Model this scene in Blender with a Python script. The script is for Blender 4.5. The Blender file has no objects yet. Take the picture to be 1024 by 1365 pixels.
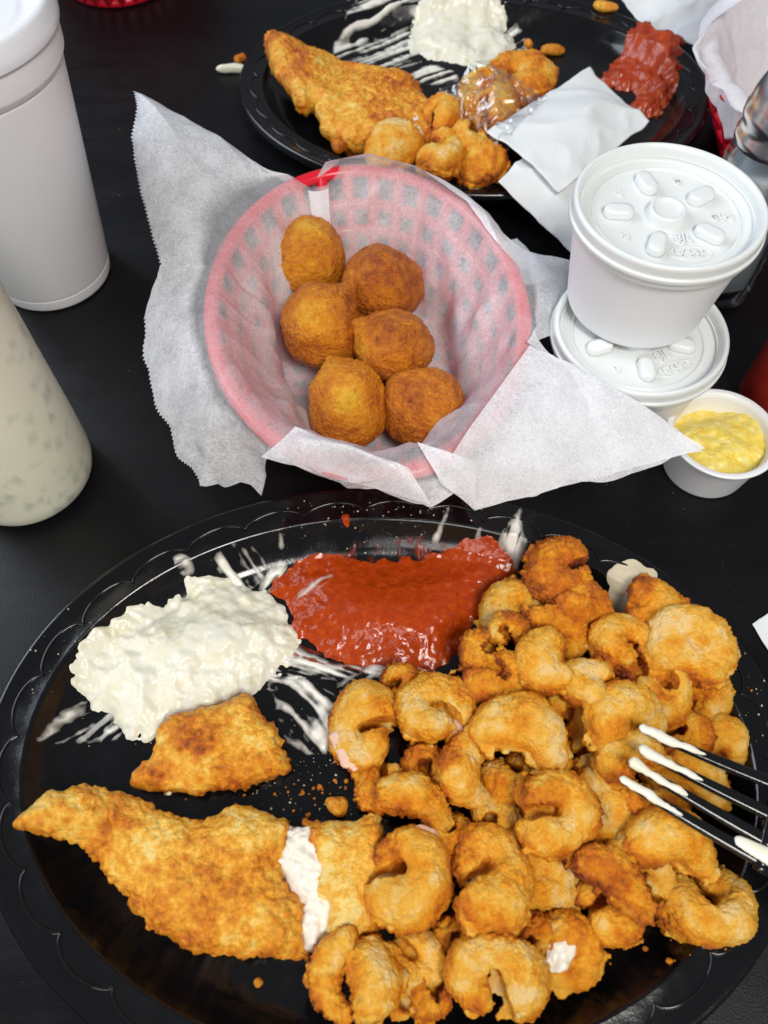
import bpy, bmesh, math, random
import numpy as np
from mathutils import Vector, Matrix, Euler

# ------------------------------------------------------------------ camera, world, lights, exposure
sc = bpy.context.scene
PITCH, CAMH, FPX, CX, CY = math.radians(60), 0.305, 1031.0, 512.0, 682.5
cam_d = bpy.data.cameras.new('camera')
cam = bpy.data.objects.new('camera', cam_d)
sc.collection.objects.link(cam)
cam.location = (0, 0, CAMH)
cam.rotation_euler = (math.pi / 2 - PITCH, 0, 0)
cam_d.sensor_fit = 'VERTICAL'
cam_d.sensor_height = 24.0
cam_d.lens = 24.0 * FPX / 1365.0
cam_d.clip_start, cam_d.clip_end = 0.01, 50
cam_d.dof.use_dof = True
cam_d.dof.focus_distance = 0.315
cam_d.dof.aperture_fstop = 9.0
sc.camera = cam

world = bpy.data.worlds.new('World')
sc.world = world
world.use_nodes = True
bg = world.node_tree.nodes['Background']
bg.inputs[0].default_value = (0.75, 0.80, 0.90, 1)
bg.inputs[1].default_value = 0.17

def area(name, loc, target, size, power, col, size_y=None):
    d = bpy.data.lights.new(name, 'AREA')
    d.energy, d.color, d.size = power, col, size
    if size_y:
        d.shape = 'RECTANGLE'; d.size_y = size_y
    o = bpy.data.objects.new(name, d)
    sc.collection.objects.link(o)
    o.location = loc
    o.rotation_euler = (Vector(target) - Vector(loc)).to_track_quat('-Z', 'Y').to_euler()
    return o
area('overhead_lamp', (0.28, -0.42, 1.10), (0.0, 0.2, 0.0), 0.36, 9.6, (1.0, 0.96, 0.90))
area('window_light', (-1.15, 0.75, 0.95), (0.0, 0.25, 0.0), 1.1, 16.0, (0.80, 0.88, 1.0), 1.0)
area('front_fill_light', (-0.35, -1.1, 0.85), (0.0, 0.25, 0.0), 0.7, 5.0, (1.0, 0.97, 0.93), 0.5)  # added fill lamp lifting the near sides; no window is known there

sc.view_settings.view_transform = 'Standard'
sc.view_settings.look = 'None'
sc.view_settings.exposure = 0.35
sc.view_settings.gamma = 1.0
sc.cycles.use_denoising = True
sc.cycles.max_bounces = 8
sc.cycles.transparent_max_bounces = 12
sc.cycles.caustics_reflective = False
sc.cycles.caustics_refractive = False

# ------------------------------------------------------------------ helpers
rng = np.random.default_rng(7)
_fw = np.array([0, math.cos(PITCH), -math.sin(PITCH)])
_up = np.array([0, math.sin(PITCH), math.cos(PITCH)])
def at(px, py, z):
    """point at height z seen at a photograph pixel"""
    d = np.array([(px - CX) / FPX, 0, 0]) + _fw - _up * (py - CY) / FPX
    return np.array([0, 0, CAMH]) + d * ((z - CAMH) / d[2])
def scale_at(px, py, z):
    """metres per pixel across and away from the viewer, at that point"""
    p = at(px, py, z)
    sx = abs(at(px + 1, py, z)[0] - p[0]); sy = abs(at(px, py + 1, z)[1] - p[1])
    return sx, sy

_T = rng.random((64, 64, 64)).astype(np.float32) * 2 - 1
def vn(p, scale, seed=0):
    """value noise, -1..1; scale is the feature size in metres"""
    q = np.asarray(p, dtype=np.float64) / scale + seed * 17.31 + 100.0
    i = np.floor(q).astype(np.int64); f = q - i
    f = f * f * f * (f * (f * 6 - 15) + 10)
    i &= 63; j = (i + 1) & 63
    x0, y0, z0 = i[..., 0], i[..., 1], i[..., 2]; x1, y1, z1 = j[..., 0], j[..., 1], j[..., 2]
    fx, fy, fz = f[..., 0], f[..., 1], f[..., 2]
    a = _T[x0, y0, z0] * (1 - fx) + _T[x1, y0, z0] * fx
    b = _T[x0, y1, z0] * (1 - fx) + _T[x1, y1, z0] * fx
    c = _T[x0, y0, z1] * (1 - fx) + _T[x1, y0, z1] * fx
    d = _T[x0, y1, z1] * (1 - fx) + _T[x1, y1, z1] * fx
    return (a * (1 - fy) + b * fy) * (1 - fz) + (c * (1 - fy) + d * fy) * fz
def fbm(p, scale, seed=0, o=3):
    s, a = 0, 1.0
    for k in range(o):
        s = s + a * vn(p, scale / 2 ** k, seed + k * 3); a *= 0.5
    return s / 1.5
def P3(x, y, z=0.0):
    x = np.asarray(x, float)
    return np.stack([x, np.broadcast_to(y, x.shape), np.broadcast_to(z, x.shape)], -1)

def mesh(name, v, f, mat=None, smooth=True, attr=None):
    me = bpy.data.meshes.new(name)
    if isinstance(f, np.ndarray):
        v = np.asarray(v, np.float32); n, k = f.shape
        me.vertices.add(len(v)); me.vertices.foreach_set('co', v.ravel())
        me.loops.add(n * k); me.loops.foreach_set('vertex_index', f.astype(np.int32).ravel())
        me.polygons.add(n); me.polygons.foreach_set('loop_start', np.arange(0, n * k, k, dtype=np.int32))
        me.polygons.foreach_set('loop_total', np.full(n, k, np.int32))
        me.update(calc_edges=True); me.validate()
    else:
        me.from_pydata([tuple(map(float, p)) for p in v], [], f)
        me.update()
    me.polygons.foreach_set('use_smooth', np.full(len(me.polygons), smooth, bool))
    if attr:
        for an, av in attr.items():
            a = me.attributes.new(an, 'FLOAT', 'POINT')
            a.data.foreach_set('value', np.asarray(av, np.float32))
    if mat: me.materials.append(mat)
    return me
def obj(name, me, parent=None, loc=(0, 0, 0), rot=(0, 0, 0)):
    o = bpy.data.objects.new(name, me)
    sc.collection.objects.link(o)
    o.location, o.rotation_euler = loc, rot
    if parent: o.parent = parent
    return o
def tag(o, label, cat, group=None):
    o['label'] = label; o['category'] = cat
    if group: o['group'] = group
    return o
def thing(name, label, cat, loc=(0, 0, 0), rot=(0, 0, 0), group=None):
    return tag(obj(name, None, None, loc, rot), label, cat, group)
def copy_tree(o, parent=None):
    c = o.copy(); sc.collection.objects.link(c); c.parent = parent
    for ch in list(o.children): copy_tree(ch, c)
    return c
def gridfaces(nu, nv, wrap_u=False, wrap_v=False):
    iu = np.arange(nu if wrap_u else nu - 1); iv = np.arange(nv if wrap_v else nv - 1)
    U, V = np.meshgrid(iu, iv, indexing='ij'); U2, V2 = (U + 1) % nu, (V + 1) % nv
    return np.stack([U * nv + V, U2 * nv + V, U2 * nv + V2, U * nv + V2], -1).reshape(-1, 4)
def lathe(prof, n=96, sx=1.0, sy=1.0):
    prof = np.array(prof, float); t = np.linspace(0, 2 * math.pi, n, endpoint=False)
    r, z = prof[:, 0], prof[:, 1]
    v = np.stack([np.cos(t)[:, None] * r * sx, np.sin(t)[:, None] * r * sy, np.broadcast_to(z, (n, len(z)))], -1).reshape(-1, 3)
    return v, gridfaces(n, len(prof), wrap_u=True)
def rounded(prof, rad=0.0006, n=4):
    """round the corners of a lathe profile"""
    prof = [np.array(p, float) for p in prof]; out = [prof[0]]
    for a, b, c in zip(prof, prof[1:], prof[2:]):
        la, lc = np.linalg.norm(a - b), np.linalg.norm(c - b)
        r = min(rad, la * 0.45, lc * 0.45)
        p, q = b + (a - b) / max(la, 1e-9) * r, b + (c - b) / max(lc, 1e-9) * r
        for t in np.linspace(0, 1, n): out.append((1 - t) ** 2 * p + 2 * t * (1 - t) * b + t * t * q)
    out.append(prof[-1]); return out
def tube(pts, rad, n=8, flat=1.0):
    pts = np.asarray(pts, float); m = len(pts); rad = np.broadcast_to(np.asarray(rad, float), (m,))
    d = np.gradient(pts, axis=0); d /= np.linalg.norm(d, axis=1)[:, None] + 1e-12
    up = np.array([0, 0, 1.0]); s = np.cross(d, up); s /= np.linalg.norm(s, axis=1)[:, None] + 1e-9
    w = np.cross(s, d); t = np.linspace(0, 2 * math.pi, n, endpoint=False)
    v = pts[:, None] + rad[:, None, None] * (np.cos(t)[None, :, None] * s[:, None] + flat * np.sin(t)[None, :, None] * w[:, None])
    f = gridfaces(m, n, wrap_v=True)
    return v.reshape(-1, 3), f
def loft(secs):
    """closed loft through sections (m, n, 3), capped"""
    secs = np.asarray(secs, float); m, n, _ = secs.shape
    f = [list(map(int, q)) for q in gridfaces(m, n, wrap_v=True)]
    f.append(list(range(n))[::-1]); f.append([(m - 1) * n + i for i in range(n)])
    V = secs.reshape(-1, 3)
    bm = bmesh.new(); vs = [bm.verts.new(p) for p in V]
    for q in f: bm.faces.new([vs[i] for i in q])
    bm.verts.index_update(); bmesh.ops.recalc_face_normals(bm, faces=bm.faces[:])
    f = [[v.index for v in q.verts] for q in bm.faces]; bm.free()
    return V, f
def join(parts):
    V, F, k = [], [], 0
    for v, f in parts:
        V.append(np.asarray(v)); F.append(np.asarray(f) + k); k += len(v)
    return np.concatenate(V), np.concatenate(F)

def surface_nets(fn, lo, hi, h):
    lo, hi = np.array(lo, float) - 2 * h, np.array(hi, float) + 2 * h
    ax = [np.arange(a, b + h, h) for a, b in zip(lo, hi)]
    X, Y, Z = np.meshgrid(*ax, indexing='ij')
    F = fn(X, Y, Z).astype(np.float32); ins = F < 0
    n = np.array(F.shape) - 1
    cnt = np.zeros(n, np.float32); pos = np.zeros((*n, 3), np.float32)
    def sl(o): return tuple(slice(o[k], o[k] + n[k]) for k in range(3))
    corners = [(i, j, k) for i in (0, 1) for j in (0, 1) for k in (0, 1)]
    for c in corners:
        for a in range(3):
            if c[a]: continue
            d = list(c); d[a] = 1
            A, B = F[sl(c)], F[sl(d)]
            m = (A < 0) != (B < 0)
            t = np.where(m, A / np.where(m, A - B, 1), 0)
            cnt += m
            for q in range(3): pos[..., q] += m * (c[q] + (t if q == a else 0))
    act = cnt > 0
    idx = np.full(n, -1, np.int64); idx[act] = np.arange(act.sum())
    cells = np.argwhere(act)
    V = (cells + pos[act] / cnt[act][:, None]) * h + lo
    faces = []
    for a in range(3):
        b, c = (a + 1) % 3, (a + 2) % 3
        s0 = [slice(1, -1)] * 3; s0[a] = slice(0, -1); s1 = list(s0); s1[a] = slice(1, None)
        A, B = ins[tuple(s0)], ins[tuple(s1)]
        e = np.argwhere(A != B); fl = A[A != B]
        off = np.array([1, 1, 1]); off[a] = 0
        e = e + off
        def nb(db, dc):
            q = e.copy(); q[:, b] += db; q[:, c] += dc
            return idx[q[:, 0], q[:, 1], q[:, 2]]
        q = np.stack([nb(-1, -1), nb(0, -1), nb(0, 0), nb(-1, 0)], 1)
        q[~fl] = q[~fl][:, ::-1]
        faces.append(q)
    return V, np.concatenate(faces)
def normals(V, F):
    a, b, c, d = (V[F[:, k]] for k in range(4))
    fn = np.cross(c - a, d - b); N = np.zeros_like(V)
    for k in range(4): np.add.at(N, F[:, k], fn)
    return N / (np.linalg.norm(N, axis=1)[:, None] + 1e-12)
def poly_sd(X, Y, poly):
    """signed distance to a polygon, negative inside"""
    poly = np.asarray(poly, float)[:, :2]; D = np.full(X.shape, 1e9); inside = np.zeros(X.shape, bool)
    for (x0, y0), (x1, y1) in zip(poly, np.roll(poly, -1, 0)):
        dx, dy = x1 - x0, y1 - y0
        t = np.clip(((X - x0) * dx + (Y - y0) * dy) / (dx * dx + dy * dy + 1e-15), 0, 1)
        D = np.minimum(D, (X - x0 - t * dx) ** 2 + (Y - y0 - t * dy) ** 2)
        m = ((y0 > Y) != (y1 > Y)) & (X < (x1 - x0) * (Y - y0) / (y1 - y0 + 1e-15) + x0)
        inside ^= m
    D = np.sqrt(D)
    return np.where(inside, -D, D)
def chaikin(p, n=2):
    p = np.asarray(p, float)
    for _ in range(n):
        q = np.roll(p, -1, 0); p = np.stack([0.75 * p + 0.25 * q, 0.25 * p + 0.75 * q], 1).reshape(-1, p.shape[1])
    return p
def pix(pts, z): return chaikin([at(x, y, z) for x, y in pts])
def smoothstep(a, b, x):
    t = np.clip((x - a) / (b - a), 0, 1); return t * t * (3 - 2 * t)

# ------------------------------------------------------------------ materials
def new_mat(name):
    m = bpy.data.materials.new(name); m.use_nodes = True
    nt = m.node_tree; return m, nt, nt.nodes['Principled BSDF']
def N(nt, typ, **kw):
    n = nt.nodes.new(typ)
    for k, v in kw.items():
        if k.startswith('i_'): n.inputs[k[2:].replace('_', ' ')].default_value = v
        else: setattr(n, k, v)
    return n
def ramp(nt, stops, src):
    r = nt.nodes.new('ShaderNodeValToRGB'); els = r.color_ramp.elements
    while len(els) < len(stops): els.new(0.5)
    for e, (p, c) in zip(els, stops): e.position = p; e.color = (*c, 1) if len(c) == 3 else c
    nt.links.new(src, r.inputs[0]); return r.outputs[0]
def noise(nt, scale, detail=3, rough=0.55, coord='Object', dist=0.0, stretch=None):
    tc = nt.nodes.new('ShaderNodeTexCoord'); n = N(nt, 'ShaderNodeTexNoise')
    n.inputs['Scale'].default_value = scale; n.inputs['Detail'].default_value = detail
    n.inputs['Roughness'].default_value = rough; n.inputs['Distortion'].default_value = dist
    src = tc.outputs[coord]
    if stretch:
        mp = nt.nodes.new('ShaderNodeMapping'); mp.inputs['Scale'].default_value = stretch
        nt.links.new(src, mp.inputs[0]); src = mp.outputs[0]
    nt.links.new(src, n.inputs['Vector']); return n.outputs['Fac']
def math_(nt, op, a, b, clamp=False):
    m = N(nt, 'ShaderNodeMath', operation=op, use_clamp=clamp)
    for k, v in enumerate((a, b)):
        if isinstance(v, (int, float)): m.inputs[k].default_value = v
        else: nt.links.new(v, m.inputs[k])
    return m.outputs[0]
def bump(nt, bsdf, h, dist, strength=1.0):
    b = N(nt, 'ShaderNodeBump'); b.inputs['Strength'].default_value = strength; b.inputs['Distance'].default_value = dist
    nt.links.new(h, b.inputs['Height']); nt.links.new(b.outputs[0], bsdf.inputs['Normal'])
def maprange(nt, src, a, b, c, d):
    m = N(nt, 'ShaderNodeMapRange'); nt.links.new(src, m.inputs[0])
    for k, v in zip((1, 2, 3, 4), (a, b, c, d)): m.inputs[k].default_value = v
    return m.outputs[0]
def simple(name, col, rough=0.5, bs=None, bd=0.0001, sss=0.0, sssr=(0.004, 0.004, 0.004), rvar=0.0, **kw):
    m, nt, p = new_mat(name)
    p.inputs['Base Color'].default_value = (*col, 1); p.inputs['Roughness'].default_value = rough
    if sss:
        p.inputs['Subsurface Weight'].default_value = sss; p.inputs['Subsurface Radius'].default_value = sssr
        p.inputs['Subsurface Scale'].default_value = 1.0
    if bs: bump(nt, p, noise(nt, bs, 3), bd)
    if rvar: nt.links.new(maprange(nt, noise(nt, 60, 4), 0.3, 0.7, rough - rvar, rough + rvar), p.inputs['Roughness'])
    for k, v in kw.items(): p.inputs[k.replace('_', ' ')].default_value = v
    return m
def fried(name, stops, rough=(0.24, 0.5), fine=1100.0, amp=0.22, bd=0.0004, sss=0.0):
    m, nt, p = new_mat(name)
    at_ = N(nt, 'ShaderNodeAttribute', attribute_name='tone')
    n1, n2 = noise(nt, 260, 4, 0.6), noise(nt, fine, 5, 0.7)
    t = math_(nt, 'ADD', at_.outputs['Fac'], math_(nt, 'MULTIPLY', math_(nt, 'SUBTRACT', n1, 0.5), amp * 2.4))
    t = math_(nt, 'ADD', t, math_(nt, 'MULTIPLY', math_(nt, 'SUBTRACT', n2, 0.5), amp * 1.6))
    nt.links.new(ramp(nt, stops, t), p.inputs['Base Color'])
    nt.links.new(maprange(nt, n1, 0.3, 0.7, *rough), p.inputs['Roughness'])
    p.inputs['Subsurface Weight'].default_value = sss; p.inputs['Subsurface Radius'].default_value = (0.004, 0.0018, 0.0006)
    p.inputs['Subsurface Scale'].default_value = 1.0
    vo = N(nt, 'ShaderNodeTexVoronoi', feature='SMOOTH_F1'); vo.inputs['Scale'].default_value = fine * 0.75
    tc = nt.nodes.new('ShaderNodeTexCoord'); nt.links.new(tc.outputs['Object'], vo.inputs['Vector'])
    hsum = math_(nt, 'SUBTRACT', math_(nt, 'MULTIPLY', n2, 1.0), math_(nt, 'MULTIPLY', vo.outputs['Distance'], 0.6))
    bump(nt, p, hsum, bd, 1.0)
    p.inputs['Specular IOR Level'].default_value = 0.2
    p.inputs['Coat Weight'].default_value = 0.55; p.inputs['Coat Roughness'].default_value = 0.10
    bn = [n for n in nt.nodes if n.bl_idname == 'ShaderNodeBump'][0]; nt.links.new(bn.outputs[0], p.inputs['Coat Normal'])
    return m
M = {}
M['shrimp'] = fried('shrimp_batter', [(0.0, (0.88, 0.60, 0.24)), (0.18, (0.88, 0.48, 0.060)), (0.42, (0.84, 0.33, 0.010)), (0.66, (0.64, 0.165, 0.004)), (1.0, (0.25, 0.040, 0.002))], bd=0.0011, amp=0.32, sss=0.22, fine=1300.0)
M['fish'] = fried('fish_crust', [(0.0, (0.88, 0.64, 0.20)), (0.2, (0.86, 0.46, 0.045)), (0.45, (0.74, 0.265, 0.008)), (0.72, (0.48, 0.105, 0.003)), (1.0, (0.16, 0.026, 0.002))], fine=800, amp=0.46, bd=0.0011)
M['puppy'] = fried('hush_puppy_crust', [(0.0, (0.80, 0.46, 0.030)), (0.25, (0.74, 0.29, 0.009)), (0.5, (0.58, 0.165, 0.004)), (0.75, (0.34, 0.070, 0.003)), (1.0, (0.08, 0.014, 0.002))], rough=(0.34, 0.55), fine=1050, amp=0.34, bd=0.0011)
M['flesh'] = simple('fish_flesh', (0.74, 0.69, 0.58), 0.3, 350, 0.0005)
M['pink'] = simple('shrimp_meat', (0.70, 0.44, 0.32), 0.35, 500, 0.0004)
def sauce(name, stops, rough, bs, bd, sss, rad, sc1=120):
    m, nt, p = new_mat(name)
    nt.links.new(ramp(nt, stops, noise(nt, sc1, 5, 0.6, dist=0.6)), p.inputs['Base Color'])
    p.inputs['Roughness'].default_value = rough
    p.inputs['Subsurface Weight'].default_value = sss; p.inputs['Subsurface Radius'].default_value = rad; p.inputs['Subsurface Scale'].default_value = 1.0
    bump(nt, p, noise(nt, bs, 2), bd); p.inputs['Specular IOR Level'].default_value = 0.38; return m
M['tartar'] = sauce('tartar_sauce', [(0.3, (0.70, 0.67, 0.48)), (0.5, (0.76, 0.74, 0.61)), (0.75, (0.77, 0.76, 0.67))], 0.27, 300, 0.0002, 0.10, (0.003, 0.003, 0.002))
M['ketchup'] = sauce('red_cocktail_sauce', [(0.3, (0.31, 0.030, 0.002)), (0.55, (0.39, 0.043, 0.003)), (0.75, (0.48, 0.078, 0.006))], 0.2, 380, 0.00025, 0.0, (0.004, 0.001, 0.0005), 300)
M['salsa'] = sauce('red_chunky_sauce', [(0.3, (0.28, 0.026, 0.008)), (0.55, (0.38, 0.050, 0.014)), (0.8, (0.50, 0.13, 0.03))], 0.25, 350, 0.0004, 0.0, (0.004, 0.001, 0.0005), 200)
M['butter'] = sauce('whipped_butter', [(0.3, (0.80, 0.56, 0.06)), (0.5, (0.82, 0.66, 0.15)), (0.75, (0.84, 0.76, 0.34))], 0.35, 350, 0.0006, 0.25, (0.004, 0.004, 0.002), 220)
def thin_mat(nm='thin_white_sauce', col=(0.80, 0.78, 0.70, 1), tk=0.0009):
    m, nt, p = new_mat(nm)
    p.inputs['Base Color'].default_value = col; p.inputs['Roughness'].default_value = 0.22
    a = N(nt, 'ShaderNodeAttribute', attribute_name='thick')
    nt.links.new(maprange(nt, a.outputs['Fac'], -0.00005, tk, 0.0, 1.0), p.inputs['Alpha'])
    bump(nt, p, noise(nt, 300, 3), 0.0003); return m
M['thin'] = thin_mat()
M['thin_red'] = thin_mat('thin_red_sauce', (0.30, 0.03, 0.006, 1), 0.0012)
M['dab'] = simple('pale_fat', (0.60, 0.52, 0.36), 0.25, 300, 0.0005)
M['foam'] = simple('white_foam', (0.80, 0.80, 0.81), 0.5, 1400, 0.00008)
M['lid'] = simple('white_plastic_lid', (0.70, 0.725, 0.715), 0.3)
M['portion'] = simple('white_portion_plastic', (0.78, 0.79, 0.80), 0.35)
M['red_plastic'] = simple('red_plastic', (0.66, 0.010, 0.028), 0.28)
M['chrome'] = simple('chrome', (0.88, 0.88, 0.89), 0.24, Metallic=1.0)
M['salt'] = simple('salt', (0.82, 0.82, 0.82), 0.8, 2500, 0.0005)
M['bottle_red'] = simple('red_bottle_plastic', (0.30, 0.02, 0.012), 0.35)
M['dark_oil'] = simple('oily_drops', (0.10, 0.07, 0.04), 0.05)

def table_mat():
    m, nt, p = new_mat('black_laminate')
    n = noise(nt, 25, 4, 0.6, 'Object')
    nt.links.new(ramp(nt, [(0.3, (0.0035, 0.0036, 0.0042)), (0.7, (0.0060, 0.0060, 0.0068))], n), p.inputs['Base Color'])
    nt.links.new(maprange(nt, noise(nt, 14, 6, 0.7, 'Object', 0.8, (1, 2.5, 1)), 0.3, 0.7, 0.24, 0.48), p.inputs['Roughness'])
    p.inputs['Specular IOR Level'].default_value = 0.20
    bump(nt, p, noise(nt, 1500, 2, 0.5), 0.00012, 0.8); return m
M['table'] = table_mat()
def plate_mat():
    m, nt, p = new_mat('black_plate_plastic')
    p.inputs['Base Color'].default_value = (0.0035, 0.0035, 0.004, 1)
    g = noise(nt, 55, 4, 0.65)
    nt.links.new(maprange(nt, g, 0.35, 0.65, 0.08, 0.22), p.inputs['Roughness'])
    b1 = noise(nt, 1100, 3, 0.7); b2 = noise(nt, 40, 2)
    k = math_(nt, 'MULTIPLY', maprange(nt, g, 0.5, 0.7, 0.03, 0.8), b1)
    bump(nt, p, math_(nt, 'ADD', k, math_(nt, 'MULTIPLY', b2, 3.0)), 0.00016, 0.8); return m
M['plate'] = plate_mat()
def ridge_mat():
    return simple('black_plate_ridge', (0.006, 0.006, 0.007), 0.10)
M['ridge'] = ridge_mat()
M['fork'] = simple('black_fork_plastic', (0.005, 0.005, 0.0055), 0.12, 300, 0.00006)
def paper_mat(name, lo, hi, col=(0.86, 0.87, 0.90)):
    m = bpy.data.materials.new(name); m.use_nodes = True; nt = m.node_tree
    nt.nodes.remove(nt.nodes['Principled BSDF']); out = nt.nodes['Material Output']
    d, t, tr = N(nt, 'ShaderNodeBsdfDiffuse'), N(nt, 'ShaderNodeBsdfTranslucent'), N(nt, 'ShaderNodeBsdfTransparent')
    for x in (d, t): x.inputs[0].default_value = (*col, 1)
    gl = N(nt, 'ShaderNodeBsdfGlossy'); gl.inputs['Roughness'].default_value = 0.4; gl.inputs[0].default_value = (1, 1, 1, 1)
    mx = N(nt, 'ShaderNodeMixShader'); mx.inputs[0].default_value = 0.22
    nt.links.new(d.outputs[0], mx.inputs[1]); nt.links.new(t.outputs[0], mx.inputs[2])
    mg = N(nt, 'ShaderNodeMixShader'); mg.inputs[0].default_value = 0.03
    nt.links.new(mx.outputs[0], mg.inputs[1]); nt.links.new(gl.outputs[0], mg.inputs[2])
    f = math_(nt, 'ADD', math_(nt, 'MULTIPLY', noise(nt, 620, 5, 0.75, dist=1.5), 0.7), math_(nt, 'MULTIPLY', noise(nt, 70, 4, 0.6), 0.3))
    fac = maprange(nt, f, 0.40, 0.58, lo, hi)
    cl = N(nt, 'ShaderNodeAttribute', attribute_name='clear')          # waxed paper turns clearer where it lies against the plastic
    fac = math_(nt, 'MULTIPLY', fac, math_(nt, 'SUBTRACT', 1.0, math_(nt, 'MULTIPLY', cl.outputs['Fac'], 0.52)))
    mo = N(nt, 'ShaderNodeMixShader'); nt.links.new(fac, mo.inputs[0])
    nt.links.new(tr.outputs[0], mo.inputs[1]); nt.links.new(mg.outputs[0], mo.inputs[2])
    nt.links.new(mo.outputs[0], out.inputs[0]); return m
M['liner'] = paper_mat('translucent_deli_paper', 0.56, 0.92, (0.90, 0.91, 0.94))
M['liner_dense'] = paper_mat('thick_deli_paper', 0.80, 0.96)
M['napkin'] = simple('white_napkin', (0.70, 0.72, 0.72), 0.9, 700, 0.00025)
def wrap_mat(nm='clear_film', ior=1.35, gr=0.24, tint=(0.93, 0.94, 0.95, 1), fmax=0.30):
    m = bpy.data.materials.new(nm); m.use_nodes = True; nt = m.node_tree
    nt.nodes.remove(nt.nodes['Principled BSDF']); out = nt.nodes['Material Output']
    tr, gl = N(nt, 'ShaderNodeBsdfTransparent'), N(nt, 'ShaderNodeBsdfGlossy')
    tr.inputs[0].default_value = tint; gl.inputs['Roughness'].default_value = gr
    lw = N(nt, 'ShaderNodeFresnel'); lw.inputs[0].default_value = ior
    mx = N(nt, 'ShaderNodeMixShader'); nt.links.new(math_(nt, 'MINIMUM', math_(nt, 'ADD', lw.outputs[0], 0.04), fmax), mx.inputs[0])
    nt.links.new(tr.outputs[0], mx.inputs[1]); nt.links.new(gl.outputs[0], mx.inputs[2]); nt.links.new(mx.outputs[0], out.inputs[0])
    return m
M['film'] = wrap_mat()
M['glass'] = wrap_mat('clear_glass', 1.45, 0.05, (0.90, 0.93, 0.94, 1), 0.5)
def squeeze_mat():
    m, nt, p = new_mat('creamy_dressing_bottle')
    tc = nt.nodes.new('ShaderNodeTexCoord')
    vo = N(nt, 'ShaderNodeTexVoronoi'); vo.inputs['Scale'].default_value = 150; vo.distance = 'CHEBYCHEV'; vo.inputs['Randomness'].default_value = 1.0
    mp = N(nt, 'ShaderNodeMapping'); mp.inputs['Scale'].default_value = (1, 1, 0.8); mp.inputs['Rotation'].default_value = (0.5, 0.7, 0.3)
    nt.links.new(tc.outputs['Object'], mp.inputs[0]); nt.links.new(mp.outputs[0], vo.inputs['Vector'])
    w = N(nt, 'ShaderNodeTexWhiteNoise'); nt.links.new(vo.outputs['Color'], w.inputs['Vector'])
    sel = math_(nt, 'GREATER_THAN', w.outputs['Value'], 0.3)
    chip = math_(nt, 'MULTIPLY', sel, maprange(nt, vo.outputs['Distance'], 0.14, 0.44, 1.0, 0.0))
    chip = math_(nt, 'MULTIPLY', chip, maprange(nt, noise(nt, 45, 2), 0.30, 0.6, 0.25, 0.9))
    mix = N(nt, 'ShaderNodeMix', data_type='RGBA'); nt.links.new(chip, mix.inputs[0])
    mix.inputs[6].default_value = (0.74, 0.73, 0.58, 1); mix.inputs[7].default_value = (0.50, 0.53, 0.42, 1)
    nt.links.new(mix.outputs[2], p.inputs['Base Color']); p.inputs['Roughness'].default_value = 0.35
    p.inputs['Subsurface Weight'].default_value = 0.3; p.inputs['Subsurface Radius'].default_value = (0.006, 0.006, 0.005); p.inputs['Subsurface Scale'].default_value = 1.0
    return m
M['squeeze'] = squeeze_mat()
M['cup_lid'] = simple('frosted_plastic_lid', (0.78, 0.80, 0.85), 0.25)

# ------------------------------------------------------------------ table
tv = [(-1.1, -0.5, 0), (1.1, -0.5, 0), (1.1, 1.3, 0), (-1.1, 1.3, 0), (-1.1, -0.5, -0.03), (1.1, -0.5, -0.03), (1.1, 1.3, -0.03), (-1.1, 1.3, -0.03)]
t_ = obj('table', mesh('table', tv, [[0, 1, 2, 3], [7, 6, 5, 4], [0, 4, 5, 1], [1, 5, 6, 2], [2, 6, 7, 3], [3, 7, 4, 0]], M['table'], False))
t_['kind'] = 'structure'; t_['label'] = 'black laminate table top'

# ------------------------------------------------------------------ oval plates
PA, PB = 0.148, 0.111
PROF = [(0.0, 0.0150), (0.0003, 0.0180), (0.0009, 0.0190), (0.0017, 0.0193), (0.0028, 0.0191), (0.0045, 0.0186), (0.0062, 0.0183),
        (0.0135, 0.0172), (0.0144, 0.0174), (0.0151, 0.0173), (0.0160, 0.0160), (0.0190, 0.0115), (0.0225, 0.0072), (0.0265, 0.0045), (0.032, 0.0036), (0.040, 0.0034)]
def ell(t, s):
    x, y = PA * math.cos(t), PB * math.sin(t)
    nx, ny = math.cos(t) / PA, math.sin(t) / PB; l = math.hypot(nx, ny)
    return x - nx / l * s, y - ny / l * s
def plate_body():
    n = 256; V = []
    und = [(0.046, 0.0010), (0.030, 0.0012), (0.0235, 0.0045), (0.0170, 0.0135), (0.0145, 0.0155), (0.006, 0.0165), (0.0018, 0.0165), (0.0, 0.0150)]
    top = PROF[1:] + [(0.060, 0.0032)]
    rows = und[::-1][:0] + top
    for k in range(n):
        t = 2 * math.pi * k / n
        for s, z in und[::-1]: x, y = ell(t, s); V.append((x, y, z))
    nb = len(und)
    F = []
    und_r = und[::-1]                                   # lip -> centre underneath
    prof = [(s, z) for s, z in und_r[::-1]] + list(top)  # underneath centre -> lip -> floor
    V = []
    for k in range(n):
        t = 2 * math.pi * k / n
        for s, z in prof: x, y = ell(t, s); V.append((x, y, z))
    m = len(prof); F = [list(map(int, q)) for q in gridfaces(n, m, wrap_u=True)]
    V.append((0, 0, 0.0032)); c = len(V) - 1
    V.append((0, 0, 0.0010)); u = len(V) - 1
    for k in range(n):
        a, b = k * m + m - 1, ((k + 1) % n) * m + m - 1; F.append([a, b, c])
        a, b = k * m, ((k + 1) % n) * m; F.append([b, a, u])
    return mesh('plate_body', V, F, M['plate'])
_ps, _pz = np.array([p[0] for p in PROF]), np.array([p[1] for p in PROF])
_et = np.linspace(0, 2 * math.pi, 180, endpoint=False); _epoly = np.stack([PA * np.cos(_et), PB * np.sin(_et)], 1)
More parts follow.
